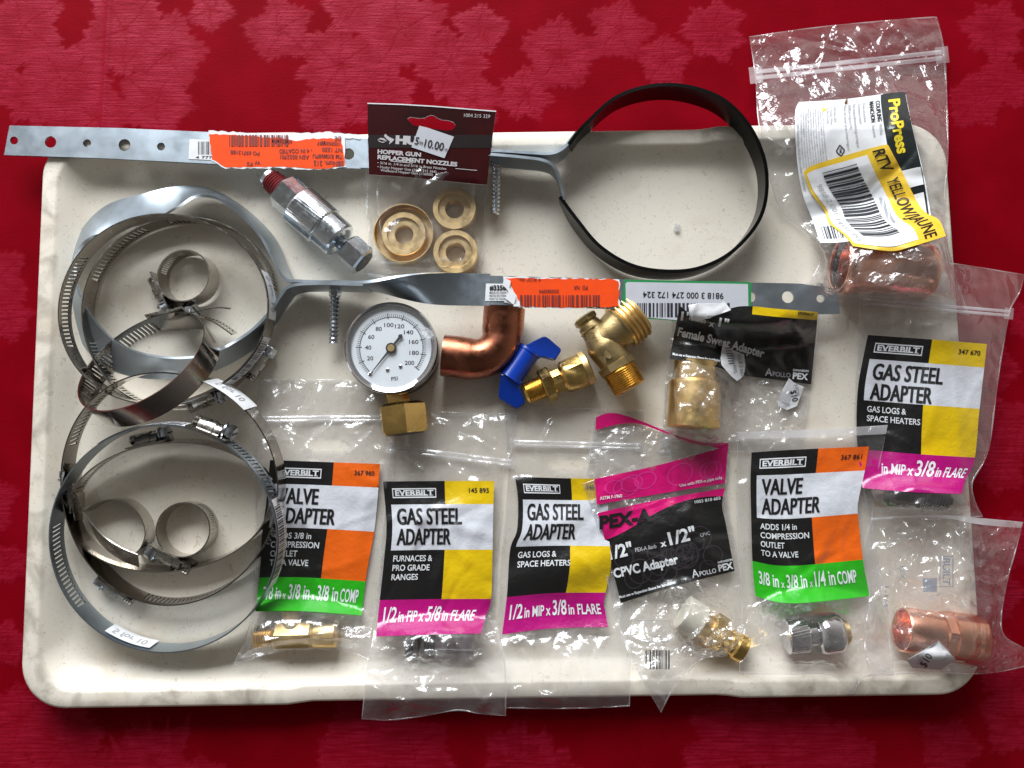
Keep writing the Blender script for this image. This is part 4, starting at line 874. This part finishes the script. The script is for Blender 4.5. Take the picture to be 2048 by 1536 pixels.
# -- gas steel adapter, middle (empty)
t, b = bag('zip bag labelled gas steel adapter half covered by the pink-topped bag',
           Coons([(1005, 812), (1140, 816), (1288, 821)], [(1288, 821), (1283, 1000), (1268, 1150), (1262, 1300), (1260, 1413)], [(1010, 1417), (1140, 1418), (1260, 1413)], [(1005, 812), (1014, 900), (1012, 1000), (1003, 1100), (996, 1230), (1008, 1330), (1010, 1417)]),
           .4, [(1100, 1100, 90, 90, 0, 3)], 8, FILMS, [(1028, 886), (1280, 893)], (1138, 927, 43, 12), lb=[(1002, 950, 1226, 1272)], n=24, amp=.8, soft=.45, zw=14)
everbilt(t, b, Coons([(1030, 953), (1110, 956), (1216, 958)], [(1216, 958), (1217, 1060), (1222, 1130), (1208, 1200), (1210, 1220), (1216, 1254)], [(1004, 1269), (1100, 1257), (1216, 1254)], [(1030, 953), (1036, 1000), (1034, 1060), (1020, 1100), (1014, 1190), (1004, 1269)]),
         YE, MG, '145 892', (('GAS STEEL', .62), ('ADAPTER', .54)), (('GAS LOGS &', .38), ('SPACE HEATERS', .52)), (('1/2', .13, .08), ('in MIP x', .26, .06), ('3/8', .14, .085), ('in FLARE', .32, .06)), head=(.145, .45, .765), colx=.6)

# -- female sweat adapter
bf = Coons([(1346, 608), (1480, 614), (1640, 622)], [(1640, 622), (1634, 700), (1620, 790), (1612, 858), (1606, 905)], [(1318, 905), (1460, 905), (1606, 905)], [(1346, 608), (1340, 690), (1331, 760), (1326, 850), (1318, 905)])
t, b = bag('opened bag with a torn black header reading female sweat adapter', bf, .9, [(1388, 790, 64, 78, 0, 27), (1478, 612, 165, 50, 2, 26)], 31, FILMC, lb=[(1336, 606, 1640, 772)], n=40, amp=.85, soft=.3)
CL = Coons([(1359, 611), (1390, 634), (1416, 637), (1477, 613), (1560, 618), (1636, 624)], [(1636, 624), (1630, 690), (1622, 769)], [(1339, 718), (1380, 722), (1417, 728), (1456, 742), (1495, 752), (1560, 760), (1622, 769)], [(1359, 611), (1350, 660), (1339, 718)])
f = b.lab(CL, .3); mb = MB(); rect(mb, f, 0, 0, 1, 1, K, 70, 40); rect(mb, b.lab(CL, .45), .55, .0, 1, .115, YE, 30, 5); o = t.part('printed_label', mb, sharp=60)
px = b.top(.95); mb = MB()
text(mb, '1\"', px, 1361, 640, 17, 20, LW, .03, 8, 5); text(mb, 'PEX-A Barb', px, 1378, 640, 7, 34, LW, .02, 10, 5); text(mb, 'x', px, 1417, 652, 12, 11, LW, .03, 12, 5); text(mb, '1\"', px, 1436, 652, 17, 20, LW, .03, 12, 5)
def curve(s, x0, y0, w, h, ang, bend, m=LW, bold=.03, surf=None):
    g = lambda x, y: (surf or px)(x, np.asarray(y)+bend*np.sin(np.clip((np.asarray(x)-x0)/w, 0, 1)*pi))
    text(mb, s, g, x0, y0, h, w, m, bold, ang, 5)
curve('Female Sweat Adapter', 1354, 671, 178, 17, 14.5, -2)
text(mb, 'Must use w Expansion Sleeve for installation', px, 1345, 710, 5, 96, LW, .02, 8, 5)
text(mb, 'A', px, 1530, 751, 15, 14, LG, .01, 4); text(mb, 'POLLO', px, 1545, 752, 9, 36, LG, .01, 5); text(mb, 'PEX', px, 1585, 757, 12, 31, LW, .04, 5); text(mb, 'EXPANSION', px, 1586, 742, 4, 31, LW, .04, 4); text(mb, 'EPXFSA17', px, 1596, 629, 5.5, 32, LB, .03, 5)
t.part('lettering', mb, parent=o)
o, g = paper(t, b, [(1446, 684), (1451, 686), (1466, 700), (1488, 709), (1491, 730), (1487, 752), (1474, 762), (1462, 752), (1443, 730), (1441, 716)], lift=1.4, name='crumpled_sticker', seed=4, step=4); mb = MB()
for i, s_ in enumerate(('9818 2 001', '14551 995')): text(mb, s_, g(), 1475-i*14, 708-i*6, 7, 44, LG, .01, 82)
for i in range(7): rect(mb, g(), 1450+i*1.2, 696+i*5, 1462+i*1.2, 697.6+i*5, BARINK)
t.part('lettering', mb, parent=o)
o, g = paper(t, b, [(1578, 756), (1588, 765), (1608, 774), (1600, 795), (1594, 812), (1574, 820), (1556, 812), (1554, 802), (1562, 786)], lift=1.3, seed=7, step=5); mb = MB()
text(mb, '5 FOR', g(), 1588, 768, 7, 24, LG, .01, 80); text(mb, '$10', g(), 1580, 782, 12, 22, LB, .01, 78); text(mb, 'PACK', g(), 1562, 806, 5, 18, LG, .01, 20); t.part('lettering', mb, parent=o)
o, g = paper(t, b, [(1376, 610), (1400, 606), (1441, 606), (1448, 602), (1456, 612), (1462, 620), (1440, 628), (1412, 638), (1395, 643), (1384, 640), (1379, 622)], lift=2.0, name='torn_backing', seed=9, step=5, rough=2)
t = thing('brass_sweat_adapter', 'dull brass sweat adapter in the bag with the torn black header', 'fitting', (1389, 790)); z = 19
mb = MB(); rod(mb, (1392, 722), (1386, 858), z, [(0, 40), (2, 43), (38, 43), (42, 50), (46, 51), (132, 52), (135, 49), (135, 40)], 40, BRASSM); t.part('body', mb)

# -- gas steel adapter, right edge
t, b = bag('zip bag labelled gas steel adapter, number 347 670, over the right rim',
           Coons([(1750, 506), (1900, 525), (2050, 549)], [(2050, 549), (2040, 585), (2022, 620), (2008, 690), (1995, 775), (1982, 880), (1968, 925), (1946, 965), (1950, 1000), (1966, 1034)], [(1742, 1042), (1850, 1040), (1966, 1034)], [(1750, 506), (1733, 560), (1722, 600), (1714, 690), (1711, 850), (1722, 960), (1742, 1042)]),
           2.2, [(1840, 998, 80, 32, 0, 15), (1810, 545, 90, 40, 5, 14)], 14, FILMS, [(1728, 602), (2018, 627)], None, lb=[(1710, 665, 1978, 992)], n=22, amp=.7, soft=.4, zw=15)
everbilt(t, b, Coons([(1736, 670), (1850, 678), (1974, 688)], [(1974, 688), (1968, 740), (1958, 829), (1949, 920), (1931, 960), (1923, 988)], [(1725, 976), (1820, 984), (1923, 988)], [(1736, 670), (1727, 712), (1716, 775), (1713, 850), (1716, 900), (1725, 976)]),
         YE, MG, '347 670', (('GAS STEEL', .57), ('ADAPTER', .50)), (('GAS LOGS &', .32), ('SPACE HEATERS', .44)), ((' ', .13, .08), ('in MIP x', .29, .06), ('3/8', .17, .09), ('in FLARE', .27, .06)), head=(.155, .425, .745), colx=.54)
t = thing('steel_nipple', 'dark threaded steel fitting below the 347 670 label', 'fitting', (1840, 995)); z = 8.5
mb = MB(); rod(mb, (1775, 985), (1905, 1000), z, [(0, 24), (4, 26), (40, 26), (44, 20), (66, 20)], 6, DSTEEL); t.part('hex_body', mb)
mb = MB(); rod(mb, (1775, 985), (1905, 1000), z, thread(60, 126, 25, 6, 3), 26, DSTEEL); t.part('threaded_end', mb)

# -- opened bag with pink top
bp = Coons([(1165, 967), (1230, 947), (1317, 930), (1458, 886)], [(1458, 886), (1456, 1000), (1482, 1140), (1486, 1215), (1494, 1295)], [(1322, 1426), (1350, 1375), (1400, 1322), (1450, 1312), (1494, 1295)], [(1165, 967), (1192, 1050), (1217, 1175), (1254, 1300), (1322, 1426)])
t, b = bag('opened bag with pink and black header reading half inch adapter, set askew', bp, 1.9, [(1425, 1260, 84, 50, 28, 25), (1370, 1090, 90, 60, -12, 3)], 41, FILMC, lb=[(1180, 890, 1472, 1205)], n=46, amp=1.0, soft=.35)
C1 = Coons([(1189, 958), (1317, 930), (1456, 892)], [(1456, 892), (1450, 966)], [(1194, 1009), (1317, 988), (1450, 966)], [(1189, 958), (1194, 1009)])
C2 = Coons([(1195, 1026), (1300, 1003), (1450, 976)], [(1450, 976), (1444, 1010), (1452, 1050), (1469, 1142)], [(1242, 1206), (1350, 1172), (1469, 1142)], [(1195, 1026), (1212, 1088), (1242, 1206)])
mb = MB(); rect(mb, b.lab(C1, .35), 0, 0, 1, 1, PK, 70, 20); f = b.lab(C2, .35)
U, V = np.meshgrid(np.linspace(0, 1, 70), np.linspace(0, 1, 50), indexing='ij'); edge = .20+.10*np.cos(U*4.2)-.05*U
mb.grid(f(U, V*edge), PK); mb.grid(f(U, edge+V*(1-edge)), K); o = t.part('printed_label', mb, sharp=60)
mb = MB(); rnd = random.Random(6)
for C_, fm, n_, asp, lo in ((C1, PKD, 22, .28, .0), (C2, KG, 34, .72, .34)):
    f = b.lab(C_, .48); mb = MB()
    for _ in range(n_):
        cu, cv, r = rnd.uniform(.06, .94), rnd.uniform(lo+.1, .92), rnd.choice((.06, .075, .09)); a = np.linspace(0, 2*pi, 28)
        Rg = np.stack([np.stack([cu+np.cos(a)*q, cv+np.sin(a)*q/asp], -1) for q in (r, r+.011)], 1); ok = (Rg[..., 0].min() > .01) and (Rg[..., 0].max() < .99) and (Rg[..., 1].min() > lo+.01) and Rg[..., 1].max() < .99
        if ok: mb.grid(f(Rg[..., 0], Rg[..., 1]), fm)
    t.part('circle_pattern', mb, parent=o)
px = b.top(.95); mb = MB()
text(mb, 'ASTM F-1960', px, 1200, 1000, 6.5, 45, LW, .02, -7, 5); text(mb, 'Use with PEX-a pipe only.', px, 1360, 974, 6, 88, LW, .015, -11, 5); text(mb, '1003 810 603', px, 1390, 1007, 6, 52, LW, .01, -9, 5)
text(mb, 'PEX-A', px, 1199, 1058, 25, 106, LB, .045, -9, 5, .15); text(mb, '1/2\"', px, 1220, 1119, 25, 48, LW, .03, -13, 5); text(mb, 'PEX-A Barb', px, 1271, 1104, 8, 43, LG, .015, -11, 5)
text(mb, 'x', px, 1322, 1094, 13, 12, LW, .03, -12, 5); text(mb, '1/2\"', px, 1340, 1090, 25, 55, LW, .03, -14, 5); text(mb, 'CPVC', px, 1401, 1074, 7, 20, LG, .015, -14, 5)
text(mb, 'CPVC Adapter', px, 1229, 1156, 18, 132, LW, .035, -13, 5); text(mb, 'A', px, 1385, 1156, 16, 14, LW, .01, -12); text(mb, 'POLLO', px, 1400, 1152, 9, 34, LW, .01, -12); text(mb, 'PEX', px, 1438, 1143, 13, 30, LW, .04, -12); text(mb, 'EXPANSION', px, 1436, 1127, 4, 30, LW, .03, -12)
text(mb, 'Must use w Expansion Sleeve for installation', px, 1239, 1197, 5.5, 116, LW, .02, -15, 5)
t.part('lettering', mb, parent=o)
# the back panel of the opened bag, with its pink tear strip and instructions
bb = Coons([(1190, 834), (1300, 850), (1458, 886)], [(1458, 886), (1460, 930), (1456, 960)], [(1170, 975), (1300, 960), (1456, 960)], [(1190, 834), (1180, 900), (1170, 975)])
b2 = Bag(bb, 1.2, [], 43, n=8, amp=.5, soft=.2); mb = MB(); b2.film(mb, FILMC, backm=FILMC); bo = t.part('back_panel', mb, sharp=75)
mb = MB(); Ct = Coons([(1192, 835), (1212, 827), (1240, 828), (1290, 845), (1340, 866), (1400, 884), (1457, 886)], [(1457, 886), (1456, 902)], [(1191, 860), (1240, 848), (1280, 848), (1330, 866), (1390, 888), (1420, 892), (1456, 902)], [(1192, 835), (1191, 860)])
rect(mb, b2.lab(Ct, 1.2), 0, 0, 1, 1, PK, 80, 5); t.part('tear_strip', mb, sharp=60)
mb = MB(); f = b2.top(.5)
for i, s_ in enumerate(('Cut tubing square', 'Place ring onto', 'Expand tube', 'Insert fitting')): text(mb, s_, f, 1318+i*2, 886+i*10, 4.5, 34, LG, .01, -8)
rect(mb, f, 1316, 878, 1360, 879.5, LG); rect(mb, f, 1340, 880, 1342, 920, LG); t.part('instruction_print', mb, parent=bo)
mb = MB(); f = b.back(); f2 = lambda x, y: f(x, y)+np.array([0, 0, .5]); barcode(mb, f2, 1290, 1300, 1340, 1338, BARINK, 3, n=30)
for i in range(5): rect(mb, f2, 1268+i*4, 1240+i*11, 1330+i*2, 1241.5+i*10, LG)
t.part('back_print', mb)
t = thing('barb_adapter', 'brass barbed adapter with cream plastic collar, inside the pink-topped bag', 'fitting', (1425, 1262)); z = 12.5; p0, p1 = (1362, 1222), (1486, 1300)
mb = MB(); rod(mb, p0, p1, z, [(2, 31), (4, 35), (42, 35), (45, 32)], 32, CPVC); t.part('plastic_collar', mb)
mb = MB(); rod(mb, p0, p1, z, [(46, 26), (62, 26), (64, 30)], 24, BRASSM); rod(mb, p0, p1, z, hexa(0, 0, 62, 92, 38, 3), 6, BRASS, spin=.2); rod(mb, p0, p1, z, [(90, 22), (104, 22), (108, 26), (118, 24), (122, 28), (140, 27), (142, 23), (142, 16)], 28, BRASS); t.part('barb', mb)

# -- valve adapter, right
t, b = bag('smooth bag labelled valve adapter with orange panels, number 367 861, chrome valve below',
           Coons([(1475, 864), (1618, 861), (1776, 850)], [(1776, 850), (1760, 930), (1746, 1027), (1752, 1090), (1776, 1240), (1788, 1352)], [(1478, 1346), (1560, 1350), (1660, 1350), (1702, 1388), (1730, 1354), (1788, 1352)], [(1475, 864), (1472, 1000), (1475, 1090), (1484, 1201), (1478, 1346)]),
           3.1, [(1635, 1268, 88, 52, 0, 27)], 51, FILMS, None, None, lb=[(1500, 890, 1742, 1208), (1572, 1226, 1694, 1308)], n=40, amp=1.0, soft=.3)
everbilt(t, b, Coons([(1503, 905), (1560, 901), (1640, 897), (1738, 893)], [(1738, 893), (1730, 940), (1717, 1000), (1716, 1030), (1726, 1120), (1739, 1192)], [(1511, 1192), (1560, 1205), (1620, 1205), (1739, 1192)], [(1503, 905), (1501, 960), (1502, 1020), (1505, 1127), (1511, 1192)]),
         ORG, GR, '367 861', (('VALVE', .36), ('ADAPTER', .54)), (('ADDS 1/4 in', .34), ('COMPRESSION', .45), ('OUTLET', .22), ('TO A VALVE', .34)), (('3/8 in', .18, .075), ('x', .03, .045), ('3/8 in', .18, .075), ('x', .03, .045), ('1/4 in', .18, .085), ('COMP', .17, .072)), head=(.16, .45, .755), colx=.57)
mb = MB(); rect(mb, b.lab(Coons([(1476, 864), (1618, 859), (1775, 850)], [(1775, 850), (1772, 868)], [(1476, 878), (1618, 872), (1772, 862)], [(1476, 864), (1476, 878)]), 1.), 0, 0, 1, 1, FOLD, 70, 5); t.part('folded_edge', mb)
t = thing('chrome_stop_valve', 'chrome valve adapter with knurled nut, in the 367 861 bag', 'valve', (1635, 1268)); z = 14.5; p0, p1 = (1571, 1274), (1690, 1264)
mb = MB(); rod(mb, p0, p1, z, [(0, 22), (0, 28), (2, 31)]+[(3+i*2.1, 32) for i in range(18)]+[(41, 30), (44, 25)], 120, CHROME, rfun=knurl(36, 11, .05)); t.part('knurled_nut', mb, sharp=60)
mb = MB(); rod(mb, p0, p1, z, [(40, 22), (57, 22), (59, 30), (64, 37), (71, 39.5), (97, 39.5), (104, 37), (109, 30), (110, 24)], 48, CHROME); t.part('body', mb)
mb = MB(); rod(mb, p0, p1, z, [(107, 22), (109, 26), (114, 26), (114, 22), (120, 22), (121, 18)], 28, BRASSM); t.part('outlet', mb)

# -- clear bag with copper adapter
t, b = bag('crinkled clear bag with white ten dollar sticker around the copper adapter',
           Coons([(1742, 1036), (1800, 1032), (1888, 1030), (1960, 1036), (2047, 1044)], [(2047, 1044), (2030, 1110), (2016, 1160), (2004, 1230), (2010, 1272), (2052, 1300), (2050, 1334)], [(1738, 1354), (1850, 1346), (1942, 1349), (2000, 1344), (2050, 1334)], [(1742, 1036), (1728, 1110), (1738, 1190), (1728, 1280), (1738, 1354)]),
           4.2, [(1882, 1271, 104, 62, 6, 34)], 61, FILMT, None, None, n=60, amp=1.1, soft=.5, sharp=(6, 22), length=(40, 160), fa=3.2, fn=2.6, lb=[(1806, 1222, 1972, 1322)])
o, g = paper(t, b, [(1814, 1321), (1878, 1282), (1911, 1320), (1882, 1340), (1825, 1336)], lift=1.3, seed=3, step=6); mb = MB()
text(mb, '$10', g(), 1850, 1336, 15, 28, LB, .0, -58); text(mb, '5 FOR', g(), 1838, 1330, 6, 20, LG, .0, -58); text(mb, 'PACK', g(), 1888, 1322, 5, 18, LG, .0, -58); t.part('lettering', mb, parent=o)
mb = MB(); f0 = b.back(); f = lambda x, y: f0(x, y)+np.array([0, 0, .5])
PALE = mat('faded_blue_print', (.25, .27, .31), .5)
for A in ((1878, 1112, 1880, 1172), (1904, 1116, 1906, 1174), (1878, 1112, 1906, 1114), (1878, 1172, 1906, 1174)): rect(mb, f, *A, PALE)
text(mb, 'BUILT', f, 1885, 1116, 14, 54, PALE, .03, 90); rect(mb, f, 1845, 1156, 1873, 1184, PALE); text(mb, 'PEX', f, 1800, 1132, 8, 26, PALE, .02, 90); text(mb, '1-1/4', f, 1768, 1172, 9, 42, PALE, .01, 92); t.part('faded_print', mb)
mb = MB(); rect(mb, b.lab(Coons([(1742, 1036), (1800, 1032), (1888, 1030), (1960, 1036), (2046, 1044)], [(2046, 1044), (2042, 1056)], [(1742, 1041), (1800, 1036), (1888, 1036), (1960, 1049), (2042, 1056)], [(1742, 1036), (1742, 1041)]), 1.), 0, 0, 1, 1, FOLD, 70, 5); t.part('folded_edge', mb)
t = thing('copper_adapter', 'bright copper adapter with hex middle in the crinkled clear bag', 'fitting', (1888, 1272)); z = 17.5; p0, p1 = (1797, 1258), (1950, 1280)
mb = MB(); rod(mb, p0, p1, z, [(46, 37), (7, 38), (6, 39), (6, 41), (10, 43), (74, 43), (76, 40), (80, 40)], 44, COPPERL); t.part('socket', mb)
mb = MB(); rod(mb, p0, p1, z, hexa(0, 0, 74, 96, 50, 3), 6, COPPERL, spin=.25); t.part('hex_collar', mb)
mb = MB(); rod(mb, p0, p1, z, [(92, 42), (95, 48.5), (154, 48.5), (157, 46), (157, 41)], 44, COPPERL); t.part('socket', mb)

# -- zip bag with copper coupling, white data label, yellow sticker
t, b = bag('large zip bag with black-edged data label and yellow barcode sticker, top right',
           Coons([(1498, 73), (1650, 52), (1854, 34), (1872, 38)], [(1872, 38), (1888, 103), (1893, 186), (1897, 300), (1890, 420), (1903, 515), (1929, 603), (1939, 632)], [(1612, 570), (1660, 606), (1674, 612), (1760, 612), (1850, 614), (1939, 632)], [(1498, 73), (1510, 153), (1516, 242), (1535, 340), (1560, 420), (1617, 470), (1640, 520), (1612, 570)]),
           .9, [(1795, 538, 128, 76, 3, 38), (1700, 340, 120, 110, -15, 2), (1632, 600, 46, 34, 0, 27)], 71, FILMT, [(1512, 150), (1884, 110)], None, lb=[(1590, 184, 1895, 500), (1712, 490, 1890, 588)], n=60, amp=1.0, soft=.45, zw=22, fa=3.0, fn=2.4)
CW = Coons([(1598, 204), (1690, 198), (1800, 184), (1811, 190)], [(1811, 190), (1818, 225), (1826, 260), (1848, 350), (1862, 432)], [(1640, 486), (1700, 482), (1790, 456), (1862, 432)], [(1598, 204), (1590, 229), (1594, 320), (1606, 390), (1625, 440), (1640, 486)])
f = b.lab(CW, .35); mb = MB(); rect(mb, f, 0, 0, .745, 1, PAPER, 50, 80); rect(mb, f, .745, 0, .985, 1, DG, 18, 80); rect(mb, f, .985, 0, 1, 1, PAPER, 3, 80); o = t.part('data_label', mb, sharp=60)
f = b.lab(CW, .65); mb = MB()
rect(mb, f, .76, .60, .975, .74, PAPER, 8, 8); rect(mb, f, .80, .80, .965, 1, PAPER, 8, 8)
Ft = lambda s_, u, v, hu, lv, m=LB, bold=.02: text(mb, s_, lambda x, y: f(x, y), u, v, hu, lv, m, bold, 90, .05)
def vtext(s_, u, v0, v1, hu, m=LB, bold=.015):
    V, Fc = glyphs(s_, bold); V = V-[V[:, 0].min(), 0]; P = np.stack([u+V[:, 1]/.7*hu, v0+(v1-v0)*V[:, 0]/V[:, 0].max()], 1); P, Fc = refine(P, Fc, .03); mb.add(f(P[:, 0], P[:, 1]), Fc, m)
vtext('ProPress', .815, .05, .47, .095, LY, .035)
vtext('COUPLING', .70, .045, .20, .036, LB, .03); vtext('With Stop', .705, .22, .30, .025, LG); vtext('MANCHON', .645, .045, .20, .036, LB, .03); vtext('Avec arret', .645, .22, .31, .025, LG)
for i, (s_, u, a, c_) in enumerate((('Press connection', .585, .05, .19), ('Connexion a sertir', .545, .05, .20), ('For more information, go to viega.us', .50, .05, .36), ('(USA) or viega.ca (CA)', .46, .05, .22), ('Pour en savoir plus, visitez viega.ca', .42, .05, .37), ('NSF/61-372', .33, .05, .16), ('P: Potable Water', .30, .05, .18), ('Z: No Potable', .27, .05, .17))): vtext(s_, u, a, c_, .022, LG)
rnd = random.Random(5)
for i in range(10): vtext(rnd.choice(('WARNING: Cancer and Reproductive Harm', 'www.P65Warnings.ca.gov for more details', 'AVERTISSEMENT: lisez le mode d emploi', 'Read all instructions before installation')), .045+i*.021, .06+.01*(i % 3), .46+.03*(i % 4), .013, LG, .01)
vtext('LLC, 585 Interlocken Blvd, Broomfield, CO 80021', .015, .10, .62, .018, LG); vtext('CO 80', .85, .80, .98, .06, LG, .0)
for a, c_ in (((.36, .325), (.395, .365)), ((.395, .365), (.36, .405)), ((.36, .405), (.325, .365)), ((.325, .365), (.36, .325))):
    A, B = np.array(a), np.array(c_); n_ = np.array([-(B-A)[1], (B-A)[0]]); n_ = n_/np.linalg.norm(n_)*.004; P = np.array([A-n_, A+n_, B+n_, B-n_]); mb.add(f(P[:, 0], P[:, 1]), [(0, 1, 2, 3)], LB)
vtext('FM', .35, .35, .38, .022); barcode(mb, f, .05, .88, .24, .97, BARINK, 6, n=20)
P = np.array([(.235, .05), (.235, .085), (.275, .067)]); mb.add(f(P[:, 0], P[:, 1]), [(0, 1, 2)], YST); t.part('lettering', mb, parent=o)
CY = Coons([(1607, 345), (1625, 331), (1700, 308), (1767, 290), (1778, 293)], [(1778, 293), (1800, 335), (1830, 395), (1850, 424), (1878, 440), (1892, 472)], [(1706, 492), (1780, 502), (1820, 494), (1892, 472)], [(1607, 345), (1622, 385), (1648, 420), (1658, 446), (1690, 472), (1706, 492)])
f = b.lab(CY, 1.3); mb = MB(); rect(mb, f, 0, 0, 1, 1, YST, 50, 60); o = t.part('yellow_sticker', mb, sharp=60)
f = b.lab(CY, 1.6); mb = MB(); rect(mb, f, .035, .05, .72, .955, PAPER, 50, 80); f = b.lab(CY, 2.0)
vtext('RTV', .79, .03, .24, .13, LB, .02); vtext('YELLOW/JAUNE', .79, .31, .97, .13, LB, .012); vtext('9818 2 001 14551 995', .09, .20, .92, .06, LG, .0); barcode(mb, f, .20, .10, .58, .86, BARINK, 10, True, 58)
for i in range(7):
    a = np.linspace(0, 1, 14); u = .63+.02*np.sin(a*14+i)+i*.005; v = .45+a*.27; P = np.stack([np.stack([u, v], -1), np.stack([u+.004, v], -1)], 1); mb.grid(f(P[..., 0], P[..., 1]), PALE)
t.part('lettering', mb, parent=o)
t = thing('copper_coupling', 'large copper press coupling under the yellow sticker in the zip bag', 'coupling', (1795, 535)); z = 20; p0, p1 = (1678, 530), (1875, 546)
mb = MB(); rod(mb, p0, p1, z, [(40, 49), (1, 50), (0, 52), (0, 54), (4, 58), (10, 60), (18, 60), (24, 57), (76, 56), (82, 53), (108, 53), (114, 56), (160, 56), (166, 58), (174, 58), (180, 55), (180, 48)], 48, COPPERL); t.part('body', mb)
mb = MB(); rod(mb, p0, p1, z, [(6, 49.5), (6, 46), (16, 46), (16, 49.5)], 36, BLACK, (0, 0)); t.part('seal_ring', mb)
p = W(1690, 204, float(b.h(np.array([1690.]), np.array([204.]))[0])+.6); rnd = random.Random(12)
hull([p+np.array([-.3*i*.4+rnd.uniform(-.6, .6), -.9*i*.35+rnd.uniform(-.6, .6), rnd.uniform(0, 1.2)])+[1.2, 2, 0] for i in range(14)], BROWN, 'cardboard_crumb', 'tiny brown shred on the data label of the large zip bag', 'crumb')

# -- nozzle pack with maroon card
t = Thing('nozzle_pack', 'small clear pack with maroon header card holding three brass rings', 'package', W(860, 380, ZF), BAGS)
b = Bag(Coons([(736, 262), (850, 268), (988, 276)], [(988, 276), (974, 369), (966, 500), (958, 549)], [(727, 552), (850, 558), (958, 549)], [(736, 262), (731, 346), (729, 400), (737, 470), (727, 552)]), 1.4, [(855, 470, 125, 95, 0, 10), (850, 300, 140, 70, 0, 6)], 81, n=14, amp=.45, soft=.15)
mb = MB(); b.film(mb, FILMS); t.part('film', mb, sharp=75)
mb = MB(); zc = 30.
def fc(x, y):
    x = np.asarray(x, float); y = np.asarray(y, float); return W(x, y, zc+.9*np.sin((x-740)/80)-(y-206)*.035)
card = [(735, 206), (800, 208), (868, 212), (930, 217), (992, 222), (983, 290), (974, 370), (860, 359), (800, 353), (738, 349), (736, 280)]
cap = lambda: [(818, 243), (815, 238), (817, 235), (822, 234)]+[(836, 236), (848, 236), (856, 232), (862, 230), (868, 231), (875, 236), (882, 239)]+[(898, 241), (907, 244), (911, 250), (909, 256), (903, 260), (895, 261), (870, 258), (840, 254), (826, 250)]
hole = cap(); slab(mb, [card, hole], fc, .7, MAROON, PAPER, step=14); mb2 = mb
cardo = t.part('header_card', mb, sharp=40)
up_ = lambda d: (lambda x, y: fc(x, y)+np.array([0, 0, d]))
mb = MB(); rect(mb, up_(.12), 736.5, 270, 984, 296, mat('card_dark_band', (.006, .0008, .001), .4), 30, 3); t.part('dark_band', mb, parent=cardo)
f = up_(.28); mb = MB()
edge_top = np.linspace(0, 1, 30); X = np.interp(edge_top, [0, .27, .52, .76, 1], [735, 800, 868, 930, 992]); Y = np.interp(edge_top, [0, .27, .52, .76, 1], [206, 208, 212, 217, 222]); mb.grid(f(np.stack([X, X], 1), np.stack([Y, Y+2.2], 1)), PAPER)
text(mb, '1004 215 329', f, 928, 234, 7, 52, CARDW, .0, 3); text(mb, 'HUSKY', f, 791, 287, 15, 102, CARDW, .07, 3); text(mb, 'HOPPER GUN', f, 755, 307, 8, 87, CARDW, .045, 4.5); text(mb, 'REPLACEMENT NOZZLES', f, 755, 318, 8, 160, CARDW, .045, 5.4)
text(mb, '• 3/16 in. 1/4 in and 5/16 in Brass Nozzles', f, 755, 328, 5, 138, CARDW, .005, 5); text(mb, '• Husky Hopper Gun (1004 215 364)', f, 755, 336, 5, 118, CARDW, .005, 5); text(mb, 'Wallboard Hopper Gun (116050)', f, 761, 343, 5, 105, CARDW, .005, 5)
for P in ([(755, 280), (761, 276), (768, 277), (775, 283), (768, 281), (760, 279)], [(755, 280), (764, 284), (773, 283), (766, 286), (759, 284)], [(768, 272), (771, 268), (776, 273), (782, 276), (789, 279), (784, 285), (778, 289), (780, 283), (774, 279)]):
    V, Fc = patch([P]); mb.add(f(V[:, 0], V[:, 1]), Fc, CARDW)
for P in ([(911, 336.8), (954, 340.6), (954, 341.8), (911, 338)], [(781, 321.5), (825, 326), (825, 327.4), (781, 323)]): mb.add(f(np.array(P)[:, 0], np.array(P)[:, 1]), [(0, 1, 2, 3)], CARDW)
t.part('lettering', mb, parent=cardo)
mb = MB(); slab(mb, [[(839, 252), (855, 256), (908, 274), (898, 297), (889, 317), (823, 295)]], up_(.45), .12, PAPERG); o = t.part('price_sticker', mb)
mb = MB(); f = up_(.75); text(mb, '5', f, 829, 289, 15, 7.5, LB, .012, 13); text(mb, 'FOR', f, 838.5, 289, 6, 7.5, LB, .02, 13); text(mb, '10.00', f, 848, 294, 16, 39, LB, .012, 13); text(mb, '+TX', f, 888.5, 303, 6, 6.5, LB, .02, 13); t.part('lettering', mb, parent=o)
NG = 'brass nozzles in the small pack'
def nozzle(x, y, prof, label):
    t = thing('brass_nozzle', label, 'nozzle', (x, y), NG); z0 = ZF+.8; A = W(x, y, z0); k = MM(1, 9)
    lathe_(t, A, [(h, r*k) for h, r in prof])
def lathe_(t, A, prof):
    mb = MB(); lathe(mb, A, (0, 0, 1), prof, 64, mat('pale_brass', (.72, .53, .27), .42, 1, rvar=(160, .32, .52)), (0, 0)); t.part('ring', mb, sharp=30)
nozzle(811, 475, [(0, 20), (0, 60), (9, 61), (9.4, 60.5), (9.4, 58.6), (9, 58), (3, 57), (2.6, 46), (7.6, 45), (8, 44), (8, 34), (7.6, 33.5), (6.2, 33), (6.2, 19), (5.6, 18), (0, 18), (0, 20)], 'largest brass nozzle cup with a thin outer wall, in the small pack')
nozzle(911, 427, [(0, 18), (0, 42), (1, 43.5), (9, 44), (10, 43), (10, 33), (9.6, 32.4), (8, 32), (8, 19), (7.2, 17.5), (0, 17.5), (0, 18)], 'upper small brass nozzle ring of the pack, orange tinted')
nozzle(913, 512, [(0, 18), (0, 43), (1, 44.5), (9, 45), (10, 44), (10, 34), (9.6, 33.2), (8, 33), (8, 20), (7.2, 18.5), (0, 18.5), (0, 18)], 'lower small brass nozzle ring of the pack')
